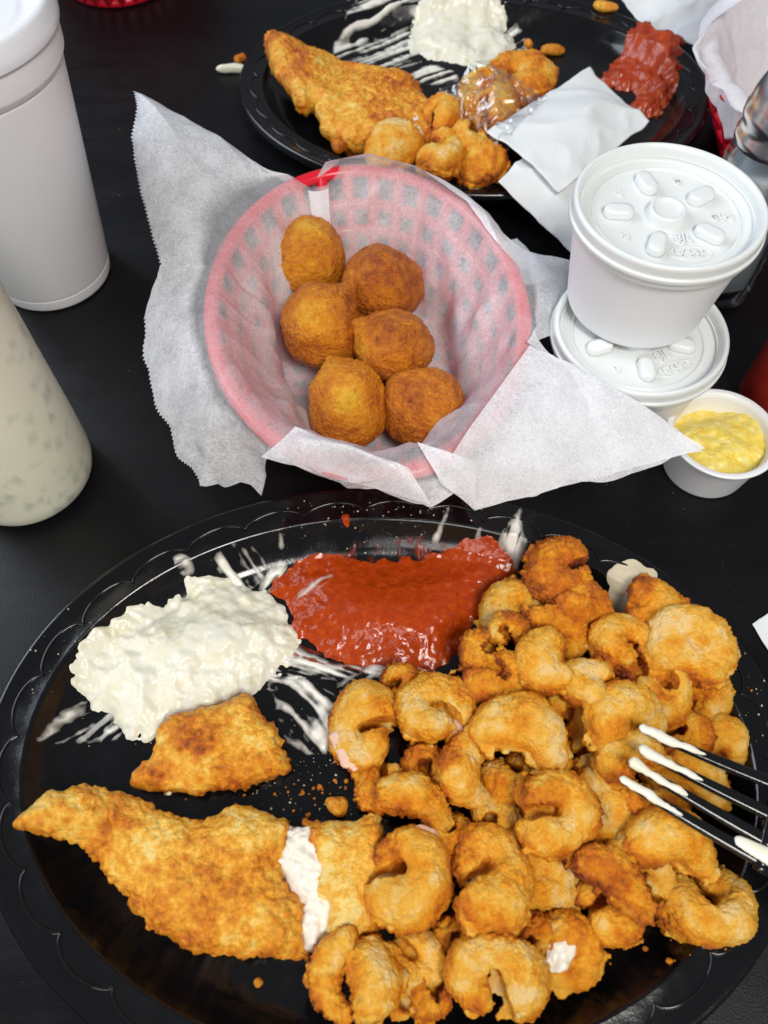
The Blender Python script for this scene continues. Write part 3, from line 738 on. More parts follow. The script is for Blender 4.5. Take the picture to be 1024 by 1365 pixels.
# white streaks crossing the red sauce
strk = thing('sauce_streak', 'thin white streak of sauce lying on the red sauce', 'sauce', (at(430, 775, .009)[0], at(430, 775, .009)[1], 0.009))
def kz(X, Y): return z1(X, Y) + np.maximum(kf(X, Y), 0)
sm(strk, [(388, 800), (410, 772), (440, 760), (448, 766), (420, 786)], 0.0012, 17, 0.6, M['thin'], base=kz, zz=0.009, thr=-0.1)
wsm = thing('sauce_smear', 'white drip of sauce running up the plate wall past the red sauce', 'sauce', (at(680, 740, .008)[0], at(680, 740, .008)[1], 0.008))
sm(wsm, [(660, 728), (676, 712), (684, 694), (692, 692), (690, 712), (698, 738), (692, 762), (680, 748)], 0.0022, 18, 1.2, M['thin'], zz=0.008, thr=-0.6)
for k, (pts, zz, ang) in enumerate([([(577, 712), (586, 700), (597, 680), (600, 681), (592, 704), (584, 718)], 0.014, 1.2), ([(630, 722), (632, 713), (641, 711), (642, 721), (637, 725)], 0.010, 1.4), ([(370, 731), (374, 717), (380, 718), (378, 732)], 0.011, 1.3)]):
    s_ = thing('sauce_fleck', ['long white fleck of sauce on the plate wall above the red sauce', 'short white fleck of sauce at the edge of the red sauce', 'white fleck of sauce on the plate wall above the tartar sauce'][k], 'sauce', (at(*pts[0], zz)[0], at(*pts[0], zz)[1], zz))
    sm(s_, pts, 0.0014, 60 + k, ang, M['thin'], zz=zz, thr=-0.7)
dp = pix([(803, 774), (818, 764), (832, 757), (848, 770), (867, 778), (861, 799), (848, 815), (840, 830), (826, 836), (819, 815), (807, 790)], 0.008)
dab = tag(obj('fat_dab', heightfield('fat_dab', blob(dp, 0.0017, 0.006, 19, 0.6, 0.007, 0.0014, 0.8), *bb(dp), 0.00045, z1, M['dab'])), 'pale creamy dab sliding down the plate wall by the shrimp', 'sauce')

# ------------------------------------------------------------------ crumbs
def crumb(px, py, z, r, seed, mat, label, tone=0.5, sq=(1, 1, 1)):
    rr = random.Random(seed); sp = [(rr.uniform(-.6, .6) * r, rr.uniform(-.6, .6) * r, 0, r * rr.uniform(.5, .8)) for _ in range(4)]
    fn, lo, hi = smin_spheres(sp, r * 0.2); V, F = surface_nets(fn, lo, hi, r / 5)
    Nn = normals(V, F); V = (V + Nn * (0.25 * r * fbm(V + seed, r * 1.2, seed, 2))[:, None]) * np.array(sq)
    p = at(px, py, z)
    return tag(obj('food_crumb', mesh('food_crumb', V, F, mat, attr={'tone': np.full(len(V), tone)}), None, (p[0], p[1], z)), label, 'crumb', 'crumbs')
crumb(346, 1311, 0.0045, 0.0016, 1, M['fish'], 'brown crumb lying alone on the bare plate below the fish fillet')
crumb(449, 1077, 0.006, 0.0038, 2, M['fish'], 'golden batter crumb between the small fish piece and the shrimp', 0.4)
crumb(226, 1058, 0.005, 0.0012, 3, M['tartar'], 'tiny white crumb at the edge of the small fish piece')
crumb(320, 78, 0.003, 0.0034, 4, M['fish'], 'brown crumb on the bare table beside a white scrap', 0.62)
crumb(308, 92, 0.0022, 0.0055, 5, M['tartar'], 'white scrap of onion on the bare table beside a brown crumb', 0.2, (1.3, 0.55, 0.6))
crumb(735, 66, 0.006, 0.0052, 6, M['fish'], 'orange crumb on the half-eaten plate beside the white sauce', 0.5, (1.5, 0.7, 0.7))
crumb(706, 57, 0.006, 0.0034, 7, M['fish'], 'small orange crumb touching the white sauce on the half-eaten plate', 0.5)
crumb(804, 8, 0.021, 0.0050, 8, M['fish'], 'pale crumb on the rim of the half-eaten plate', 0.35, (1.5, 0.8, 0.8))
crumb(899, 52, 0.012, 0.0048, 9, M['salsa'], 'red crumb beside the chunky red sauce at the plate wall', 0.5)
crumb(452, 194, 0.018, 0.0042, 10, M['fish'], 'brown crumb under the fish on the half-eaten plate', 0.7)
V, F = [], []
def specks(name, n, boxes, base, r0, r1, mat, label):
    V, F = [], []; rr = random.Random(len(label))
    for _ in range(n):
        b = rr.choice(boxes); px, py = rr.uniform(b[0], b[2]), rr.uniform(b[1], b[3]); p = at(px, py, 0.004)
        z = float(base(np.array([p[0]]), np.array([p[1]]))[0]); r = r0 + (r1 - r0) * rr.random() ** 3
        k = len(V); a0 = rr.uniform(0, 6)
        for a in range(5): V.append((p[0] + r * rr.uniform(.6, 1.3) * math.cos(a0 + a * 1.257), p[1] + r * rr.uniform(.6, 1.3) * math.sin(a0 + a * 1.257), z + 0.00002))
        V.append((p[0], p[1], z + r * 0.8))
        for a in range(5): F.append([k + a, k + (a + 1) % 5, k + 5])
    o = obj(name, mesh(name, V, F, mat)); o['kind'] = 'stuff'; o['label'] = label; o['category'] = 'crumbs'
M['speck'] = simple('pale_specks', (0.45, 0.38, 0.26), 0.35)
specks('plate_crumbs', 420, [(330, 940, 520, 1090), (340, 1000, 500, 1100), (60, 830, 300, 1000), (380, 690, 640, 740), (440, 690, 600, 735), (840, 860, 1000, 1000)], z1, 0.00012, 0.00055, M['speck'], 'tiny grease drops and crumbs scattered on the black plate')
specks('table_dust', 130, [(0, 640, 1024, 1365), (130, 0, 340, 500), (640, 640, 1024, 860)], lambda x, y: 0 * x, 0.00006, 0.00022, M['speck'], 'fine dust specks scattered on the black table')

fl_v, fl_f, fl_r = [], [], random.Random(5)
def flecks(n, boxes, rmax):
    for _ in range(n):
        b = fl_r.choice(boxes); p = at(fl_r.uniform(b[0], b[2]), fl_r.uniform(b[1], b[3]), 0.004); z = float(z1(np.array([p[0]]), np.array([p[1]]))[0]); r = rmax * (0.25 + 0.75 * fl_r.random() ** 2)
        k = len(fl_v); top = [(p[0] + r * fl_r.uniform(.5, 1.2) * math.cos(a * 1.047), p[1] + r * fl_r.uniform(.5, 1.2) * math.sin(a * 1.047), z + r * fl_r.uniform(0.3, 0.8)) for a in range(6)]
        fl_v.extend(top + [(x * 1.0, y * 1.0, z - 0.0002) for x, y, _z in top] + [(p[0], p[1], z + r * 1.0)])
        for a in range(6): fl_f.append([k + a, k + (a + 1) % 6, k + 12]); fl_f.append([k + a, k + 6 + a, k + 6 + (a + 1) % 6, k + (a + 1) % 6])
flecks(90, [(410, 1000, 520, 1110), (380, 1040, 480, 1100), (200, 1050, 420, 1085), (560, 900, 660, 960), (700, 740, 800, 850), (930, 900, 1000, 1000), (800, 1230, 960, 1290)], 0.0014)
fo_ = obj('batter_flecks', mesh('batter_flecks', fl_v, fl_f, M['fish'], attr={'tone': np.full(len(fl_v), 0.55)})); fo_['kind'] = 'stuff'; fo_['label'] = 'loose flecks of fried batter scattered around the shrimp and fish'; fo_['category'] = 'crumbs'

# ------------------------------------------------------------------ black plastic fork
def rrect(w, t, n=4):
    r = min(w, t) * 0.42; out = []
    for cx, cy, a0 in ((w / 2 - r, t / 2 - r, 0), (-w / 2 + r, t / 2 - r, 90), (-w / 2 + r, -t / 2 + r, 180), (w / 2 - r, -t / 2 + r, 270)):
        for a in np.linspace(a0, a0 + 90, n): out.append((cx + r * math.cos(math.radians(a)), cy + r * math.sin(math.radians(a))))
    return np.array(out)
def strip(path, widths, thick):
    path = np.asarray(path, float); d = np.gradient(path, axis=0); d /= np.linalg.norm(d, axis=1)[:, None]
    secs = []
    for p, t, w, th in zip(path, d, widths, thick):
        s = np.cross(t, (0, 0, 1)); s /= np.linalg.norm(s); u = np.cross(s, t)
        secs.append([p + s * a + u * b for a, b in rrect(w, th)])
    return loft(secs)
def bez(a, b, c, n): 
    t = np.linspace(0, 1, n)[:, None]; a, b, c = map(np.asarray, (a, b, c)); return (1 - t) ** 2 * a + 2 * t * (1 - t) * b + t * t * c
ft = [(855, 971), (854, 999), (841, 1016), (829, 1039)]; fr = [(1066, 1058), (1058, 1100), (1042, 1132), (1030, 1155)]
fork = thing('plastic_fork', 'black plastic fork with white sauce on its tines resting on shrimp', 'fork', tuple(at(1000, 1090, 0.040)))
ZT, ZR = 0.0450, 0.0400
tips = [at(*p, ZT) for p in ft]; roots = [at(*p, ZR) for p in fr]
for a, b in zip(tips, roots):
    mid = (a + b) / 2 + np.array([0, 0, -0.0025]); L = bez(a, mid, b, 16); u = np.linspace(0, 1, 16)
    tn = put_under(obj('tine', mesh('tine', *strip(L, 0.0022 + 0.0026 * u ** 0.7, 0.0020 + 0.0010 * u), M['fork'])), fork)
    k = 8; rr = random.Random(int(a[1] * 1e5)); ks = [0.0018, 0.0018, 0.0015, 0.0016, 0.0013, 0.0014, 0.0009, 0.0004]
    st = L[:k] + np.array([0, 0, 0.0007]); pre = L[0] - (L[1] - L[0]) * 0.25
    pts = np.vstack([pre + [0, 0, .0004], st]); rad = np.array([0.0004] + [q * rr.uniform(0.7, 1.05) for q in ks])
    ti = np.linspace(0, len(pts) - 1, 40); pts = np.stack([np.interp(ti, range(len(pts)), pts[:, q]) for q in range(3)], 1); rad = np.interp(ti, range(len(rad)), rad)
    v, f = tube(pts, rad, 12, 0.75); v = v + (0.00045 * fbm(v, 0.003, 4, 2))[:, None] * np.array([0.4, 1, 0.6])
    so = obj('sauce_coating', mesh('sauce_coating', v, f, M['tartar']), tn); so.location = (0, 0, 0)
dirv = (np.mean(roots, 0) - np.mean(tips, 0)); dirv /= np.linalg.norm(dirv)
side = roots[0] - roots[3]; W = np.linalg.norm(side); rc = np.mean(roots, 0)
u = np.linspace(0, 1, 12)
palm = [rc + dirv * (-0.0075 + 0.034 * q) + np.array([0, 0, -0.0015 * math.sin(math.pi * q) - 0.001 * q]) for q in u]
put_under(obj('palm', mesh('palm', *strip(palm, (W + 0.0045) * (1 - 0.72 * smoothstep(0.35, 1.0, u)), np.full(12, 0.0024)), M['fork'])), fork)
e0 = palm[-1]; e1 = np.array([e0[0] + 0.085, e0[1] - 0.04, 0.006])
hand = bez(e0 - dirv * 0.002, (e0 + e1) / 2 + np.array([0, 0, 0.006]), e1, 14)
put_under(obj('handle', mesh('handle', *strip(hand, np.linspace(0.0075, 0.013, 14), np.full(14, 0.0032)), M['fork'])), fork)
pg = at(1012, 1128, 0.0415)
sp = [(-0.006 + 0.0022 * k, 0.0015 - 0.0012 * k, 0.0, 0.0016 + 0.0002 * k) for k in range(7)]
fn, lo, hi = smin_spheres(sp, 0.0008, 0.5); v, f = surface_nets(fn, lo, hi, 0.0005)
put_under(obj('sauce_coating', mesh('sauce_coating', v, f, M['tartar']), None, tuple(pg)), fork)

# ------------------------------------------------------------------ baskets with paper liner
BA, BB_, BZ = 0.0695, 0.0925, 0.050
def basket(loc, rotz, label, group='red plastic food baskets'):
    root = thing('food_basket', label, 'basket', loc, (0, 0, rotz), group)
    n = 120; t = np.linspace(0, 2 * math.pi, n, endpoint=False)
    rim = np.stack([BA * np.cos(t), BB_ * np.sin(t), np.full(n, BZ)], 1); rim = np.vstack([rim, rim[:1]])
    tt = np.linspace(0, 2 * math.pi, 161)
    pts = np.stack([BA * np.cos(tt), BB_ * np.sin(tt), np.full(161, BZ)], 1)
    v, f = tube(pts, 0.0036, 14, 0.8); obj('rim', mesh('rim', v, f, M['red_plastic']), root)
    # lattice wall: rings and ribs around square openings
    def wp(a, q): k = 0.66 + 0.33 * q; return (BA * k * math.cos(a), BB_ * k * math.sin(a), 0.003 + (BZ - 0.003) * q)
    prt = []
    for q in (0.0, 0.27, 0.5, 0.73):
        prt.append(tube([wp(a, q) for a in tt], 0.0033, 8))
    for k in range(32):
        a = 2 * math.pi * k / 32; prt.append(tube([wp(a, q) for q in np.linspace(0, 1, 9)], 0.0032, 8))
    v, f = join(prt); obj('lattice_wall', mesh('lattice_wall', v, f, M['red_plastic']), root)
    prt = []
    for k in range(-4, 5):
        x = k * 0.0098; yy = BB_ * 0.66 * math.sqrt(max(0, 1 - (x / (BA * 0.66)) ** 2)); prt.append(tube([(x, -yy, 0.003), (x, 0, 0.003), (x, yy, 0.003)], 0.002, 8))
    for k in range(-6, 7):
        y = k * 0.0098; xx = BA * 0.66 * math.sqrt(max(0, 1 - (y / (BB_ * 0.66)) ** 2)); prt.append(tube([(-xx, y, 0.0032), (0, y, 0.0032), (xx, y, 0.0032)], 0.002, 8))
    v, f = join(prt); obj('bottom_grid', mesh('bottom_grid', v, f, M['red_plastic']), root)
    return root
BC, BR = (-0.0078, 0.2560), math.radians(7)
basket((BC[0], BC[1], 0), BR, 'red plastic basket lined with paper holding six hush puppies')
def liner(name, keys, bc, brot, seed, ncol=900, teeth=(), mat='liner'):
    """paper sheet: inside the basket, over its rim, out to the edge seen in the photo. keys: rim angle (deg), edge point (world), rim factor"""
    ka = np.array([k[0] for k in keys], float); ko = np.array([k[1] for k in keys]); kr = np.array([k[2] for k in keys])
    ka = np.append(ka, ka[0] - 360); ko = np.vstack([ko, ko[:1]]); kr = np.append(kr, kr[0])
    seg = np.linalg.norm(np.diff(ko, axis=0), axis=1) + np.abs(np.diff(ka)) * 0.0012; L = np.concatenate([[0], np.cumsum(seg)])
    u = np.linspace(0, L[-1], ncol, endpoint=False)
    A = np.radians(np.interp(u, L, ka)) ; R = np.interp(u, L, kr); O = np.stack([np.interp(u, L, ko[:, q]) for q in range(3)], 1)
    tooth = np.zeros(ncol)
    for a, b in teeth:
        m = (u > L[a]) & (u < L[b]); tooth[m] = 0.0015 * (np.abs(((u[m] / 0.0030) % 1) - 0.5) * 2)
    ca, sa = math.cos(brot), math.sin(brot)
    def bas(a, k, z): x, y = BA * k * np.cos(a), BB_ * k * np.sin(a); return np.stack([bc[0] + ca * x - sa * y, bc[1] + sa * x + ca * y, np.broadcast_to(z, x.shape)], -1)
    # the sheet hangs in flat facets between folds, standing off the basket wall
    folds = [math.radians(a) for a in (-298, -255, -228, -190, -150, -122, -80, -66, -22, -8, 30, 62)]
    def fac(a):
        a = ((a - folds[0]) % (2 * math.pi)) + folds[0]; i = np.clip(np.searchsorted(folds, a, side='right') - 1, 0, len(folds) - 2)
        f0, f1 = np.array(folds)[i], np.array(folds)[i + 1]; half = (f1 - f0) / 2; return np.cos(half) / np.cos(a - (f0 + f1) / 2)
    FK = fac(A)
    rows = []
    for q in np.linspace(0.02, 0.60, 8): rows.append(bas(A - brot, np.full(ncol, q), 0.0065))
    for q in np.linspace(0.12, 1.0, 16):
        rows.append(bas(A - brot, (0.60 + 0.345 * q) * (1 - (1 - R) * q) * (1 + (FK - 1) * math.sin(math.pi * min(1, q * 1.0)) ** 0.7 * 0.95 ), 0.0065 + (BZ + 0.0055 - 0.0065) * q - (1 - R) * 0.10 * q))
    top = bas(A - brot, 1.0 * R, BZ + 0.0050 - (1 - R) * 0.10); rows.append(top)
    over = bas(A - brot, 1.072 * R, BZ + 0.0026 - (1 - R) * 0.10)
    dirO = O - over; ln = np.linalg.norm(dirO, axis=1)
    for q in np.linspace(0.0, 1.0, 22)[0:]:
        s = np.minimum(1.0, q)
        p = over + dirO * s
        p = p + np.array([0, 0, 1.0]) * (0.10 * ln * math.sin(math.pi * s) * np.clip((ln - 0.012) / 0.03, 0, 1))[:, None]
        if q == 1.0:
            tg = np.roll(O, -1, 0) - np.roll(O, 1, 0); tg /= np.linalg.norm(tg, axis=1)[:, None] + 1e-9
            pe = dirO - (dirO * tg).sum(1)[:, None] * tg; pe /= np.linalg.norm(pe, axis=1)[:, None] + 1e-9
            p = p - pe * tooth[:, None]
        rows.append(p)
    V = np.stack(rows, 1)
    # creases: sharp soft folds in the paper
    S = V.reshape(-1, 3); m = V.shape[1]
    amp = np.concatenate([np.linspace(0, 0.7, 8), np.full(16, 0.9), np.full(m - 24, 1.25)])
    cr = (1 - np.abs(vn(S * [1, 1, .6], 0.022, seed)) * 2) * 0.0011 + (1 - np.abs(vn(S, 0.011, seed + 4)) * 2) * 0.0005
    rad = np.stack([np.cos(A), np.sin(A), np.zeros(ncol)], 1)[:, None, :] * -0.75 + np.array([0, 0, 0.6])
    V = V + rad * (cr.reshape(ncol, m) * amp)[..., None]
    cl = np.random.default_rng(seed + 50); L3 = V.reshape(-1, 3); add = np.zeros(len(L3))
    for _ in range(26):
        nn = cl.normal(size=3) * [1, 1, 0.5]; nn /= np.linalg.norm(nn); c0 = np.array([bc[0], bc[1], 0.03]) + cl.uniform(-1, 1, 3) * [0.11, 0.13, 0.02]
        dd = np.abs((L3 - c0) @ nn); along = np.linalg.norm(np.cross(L3 - c0, nn), axis=1)
        add += cl.choice([-1, 1]) * cl.uniform(0.6, 1.5) * 0.0020 * np.clip(1 - dd / cl.uniform(0.003, 0.009), 0, 1) * smoothstep(0.075, 0.03, along)
    V = V + rad * (add.reshape(ncol, m) * np.minimum(amp, 1.0))[..., None]
    if mat == 'liner':                                              # long folds of the sheet
        L3 = V.reshape(-1, 3); add = np.zeros(len(L3))
        for (a, za), (b, zb), am, wd in FOLDS:
            p0, p1 = at(*a, za), at(*b, zb); dv = p1 - p0; t_s = np.clip(((L3 - p0) @ dv) / (dv @ dv), 0, 1)
            dist = np.linalg.norm(L3 - p0 - t_s[:, None] * dv, axis=1); add += am * np.clip(1 - dist / wd, 0, 1) ** 1.2
        rm = np.interp(np.arange(m), [0, 4, 17, 22, 28, 36, m], [0.2, 1, 1, 0.0, 0.0, 1, 1])
        V = V + rad * (add.reshape(ncol, m) * rm)[..., None]
    V[..., 2] = np.maximum(V[..., 2], 0.0012)
    f = gridfaces(ncol, m, wrap_u=True)
    cz = np.interp(np.arange(m), [0, 8, 14, 21, 23, 26, 29, m], [0.1, 0.35, 0.5, 0.6, 1.0, 1.0, 0.05, 0.0])
    return mesh(name, V.reshape(-1, 3), f, M[mat], attr={'clear': np.tile(cz if mat == 'liner' else cz * 0, ncol)})
FOLDS = [(((290, 290), .055), ((180, 150), .058), 0.006, 0.016), (((275, 400), .052), ((190, 430), .032), 0.006, 0.014), (((300, 560), .05), ((250, 650), .014), 0.005, 0.016), (((340, 590), .05), ((330, 655), .016), 0.005, 0.012),
         (((700, 475), .054), ((900, 590), .038), 0.004, 0.012), (((650, 570), .05), ((760, 655), .034), 0.005, 0.016), (((300, 330), .040), ((410, 560), .016), 0.007, 0.016), (((350, 290), .045), ((400, 420), .020), 0.006, 0.014),
         (((600, 290), .045), ((620, 480), .018), 0.005, 0.014), (((350, 570), .045), ((430, 520), .016), 0.006, 0.013), (((660, 400), .045), ((600, 520), .016), 0.006, 0.014), (((620, 590), .045), ((560, 560), .016), 0.006, 0.012)]
def K(a, px, py, z, r=1.0): return (a, at(px, py, z), r)
keys = [K(62, 622, 268, .058), K(45, 668, 330, .056), K(30, 696, 360, .050), K(18, 768, 350, .044), K(2, 752, 440, .040), K(-8, 708, 460, .056), K(-14, 760, 495, .052), K(-20, 938, 602, .0365), K(-38, 780, 650, .034), K(-60, 634, 683, .030),
        K(-67, 612, 655, .047), K(-76, 574, 677, .043), K(-92, 520, 668, .044), K(-106, 440, 648, .045), K(-122, 350, 614, .047), K(-127, 346, 666, .012), K(-136, 316, 650, .016), K(-146, 258, 657, .012), K(-158, 235, 610, .018), K(-170, 205, 540, .024),
        K(-182, 183, 432, .032), K(-189, 213, 354, .048), K(-196, 190, 270, .052), K(-203, 170, 185, .056), K(-209, 177, 122, .060), K(-226, 285, 178, .060), K(-239, 352, 226, .057), K(-247, 385, 246, .046, .93), K(-255, 416, 248, .046, .93), K(-262, 434, 216, .060), K(-272, 492, 204, .064), K(-285, 560, 224, .062)]
pl_ = tag(obj('paper_liner', liner('paper_liner', keys, BC, BR, 3, 1800, ((17, 20), (21, 24)))), 'translucent white deli paper with saw-tooth edge lining the hush puppy basket', 'paper')
def tab():
    q = [at(411, 252, .052), at(438, 249, .052), at(441, 304, .036), at(419, 309, .036)]; n = 14; u = np.linspace(0, 1, n); U, W_ = np.meshgrid(u, u, indexing='ij'); U, W_ = U[..., None], W_[..., None]
    G = (1 - U) * (1 - W_) * q[0] + U * (1 - W_) * q[1] + U * W_ * q[2] + (1 - U) * W_ * q[3]
    G[..., 1] -= 0.0016 * np.sin(math.pi * U[..., 0]) + 0.001; return mesh('folded_tab', G.reshape(-1, 3), gridfaces(n, n), M['liner_dense'])
obj('folded_tab', tab(), pl_)
def flap(pts, n=26, seed=1, up=0.0035):
    q = [at(*p) for p in pts]; u = np.linspace(0, 1, n); U, W_ = np.meshgrid(u, u, indexing='ij'); U, W_ = U[..., None], W_[..., None]
    G = (1 - U) * (1 - W_) * q[0] + U * (1 - W_) * q[1] + U * W_ * q[2] + (1 - U) * W_ * q[3]; S = G.reshape(-1, 3)
    G[..., 2] += 0.0018 + up * np.sin(math.pi * U[..., 0]) * np.sin(math.pi * W_[..., 0]) + ((1 - 2 * np.abs(vn(S, 0.02, seed))) * 0.0012).reshape(n, n)
    return mesh('folded_flap', G.reshape(-1, 3), gridfaces(n, n), M['liner'])
obj('folded_flap', flap([(604, 606, .0575), (706, 462, .0585), (938, 602, .0375), (634, 684, .0325)], 40, 3), pl_)
obj('folded_flap', flap([(556, 592, .0580), (634, 622, .0600), (633, 684, .0360), (588, 650, .0520)], 20, 5), pl_)
obj('folded_flap', flap([(394, 574, .0575), (545, 628, .0590), (574, 677, .0450), (349, 613, .0500)], 34, 7, 0.0095), pl_)
# far baskets
B2 = (0.258, 0.425)
basket((B2[0], B2[1], 0), math.radians(20), 'red basket with white paper beside the salt shaker and half-eaten plate')
k2 = []
for a in range(60, -300, -20):
    x, y = BA * math.cos(math.radians(a)), BB_ * math.sin(math.radians(a)); c, s = math.cos(.35), math.sin(.35)
    up = 0.03 if 100 <= a % 360 <= 215 else 0.012
    kx = {240: (988, 204, .020), 220: (966, 187, .034), 200: (946, 132, .045), 180: (924, 64, .056), 160: (948, 28, .062), 140: (992, -2, .070)}.get(a % 360)
    k2.append((a, at(*kx), 1.0) if kx else (a, np.array([B2[0] + 1.12 * (c * x - s * y), B2[1] + 1.12 * (s * x + c * y), BZ + up + 0.012 * math.sin(a * 0.11)]), 1.0))
tag(obj('paper_liner', liner('paper_liner', k2, B2, math.radians(20), 9, 360, (), 'liner_dense')), 'white deli paper standing up from the basket beside the salt shaker', 'paper')
p3 = at(165, 4, 0.003)
basket((p3[0] - 0.01, p3[1] + BB_ * 0.66, 0), math.radians(0), 'empty red basket on the bare table beyond the foam drink cup')

# ------------------------------------------------------------------ hush puppies
HP = [(413, 347, 90, 92, 20, 0.44, 0), (508, 383, 101, 98, -10, 0.60, 0), (430, 433, 98, 110, 25, 0.52, 1), (525, 466, 104, 92, 15, 0.52, 1), (465, 542, 98, 116, 10, 0.42, 0), (567, 543, 110, 98, 0, 0.52, 0)]
HL = ['smaller egg-shaped hush puppy with a yellow patch, at the folded paper tab', 'dark round hush puppy with a black fleck against the basket wall', 'knobbly brown hush puppy between the egg-shaped one and the pale pointed one', 'pointed hush puppy in the middle of the group with a rough tip', 'pale yellow-centred hush puppy with a pointed tip', 'roundest smooth orange-brown hush puppy with a crack near its top']
for i, (px, py, w, h, rot, tone, lay) in enumerate(HP):
    z = 0.0275 + 0.004 * lay; p = at(px, py, z); sx, sy = scale_at(px, py, z); rx, ry = w * sx / 2 * 1.06, h * sx / 2 * 1.06
    rr = random.Random(i + 40)
    sp = [(0, 0, 0, min(rx, ry) * 0.97)] + [(rr.uniform(-.18, .18) * rx, rr.uniform(-.25, .25) * ry, rr.uniform(-.2, .2) * rx, min(rx, ry) * 0.86) for _ in range(4)]
    e = max(0, (ry - rx)); sp += [(0, e * 0.9, 0.2 * rx, rx * 0.88), (0, -e * 0.9, -0.1 * rx, rx * 0.88)]
    a = {2: 55, 3: 150, 4: 110, 0: 95, 5: 130, 1: -40}[i]
    tipf = {4: 0.62, 3: 0.60, 2: 0.55, 0: 0.2, 5: 0.25, 1: 0.12}[i]
    for q in np.linspace(0, 1, 5):
        R_ = min(rx, ry); sp.append((math.cos(math.radians(a)) * R_ * (0.35 + (0.30 + tipf) * q), math.sin(math.radians(a)) * R_ * (0.35 + (0.30 + tipf) * q), 0.25 * R_, R_ * (0.62 - 0.50 * q)))
    fn, lo, hi = smin_spheres(sp, 0.0010); V, F = surface_nets(fn, lo, hi, 0.00055)
    Nn = normals(V, F); S = V + i * 0.77
    wo, wo2 = worley(S, 0.0019, i), worley(S, 0.006, i + 9)
    rough = 0.45 + 0.55 * smoothstep(-0.3, 0.4, vn(S, 0.012, i + 3))
    disp = 0.0024 * fbm(S, 0.014, i, 2) + rough * ((0.5 - wo) * 0.0007 + (0.5 - wo2) * 0.0004) + 0.0008 * (0.5 - worley(S, 0.0012, i + 16)) + 0.0003 * vn(S, 0.0012, i + 6)
    yel = smoothstep(0.75, 0.15, np.linalg.norm((V - np.array({4: (0.05, -0.1, 0.9), 0: (-0.05, 0.5, 0.75), 2: (-.1, -.1, .9), 3: (-0.7, -0.1, 0.5), 5: (.5, .5, -.5), 1: (0, .8, -.5)}[i]) * min(rx, ry)) / min(rx, ry), axis=1))
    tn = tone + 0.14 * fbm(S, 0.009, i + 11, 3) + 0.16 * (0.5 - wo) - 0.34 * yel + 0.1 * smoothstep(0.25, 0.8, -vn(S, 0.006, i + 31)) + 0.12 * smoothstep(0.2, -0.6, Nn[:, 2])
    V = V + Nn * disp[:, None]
    tag(obj('hush_puppy', mesh('hush_puppy', V, F, M['puppy'], attr={'tone': tn}), None, tuple(p), (math.radians(25), 0, 0)), HL[i], 'hush puppy', 'hush puppies in the basket')

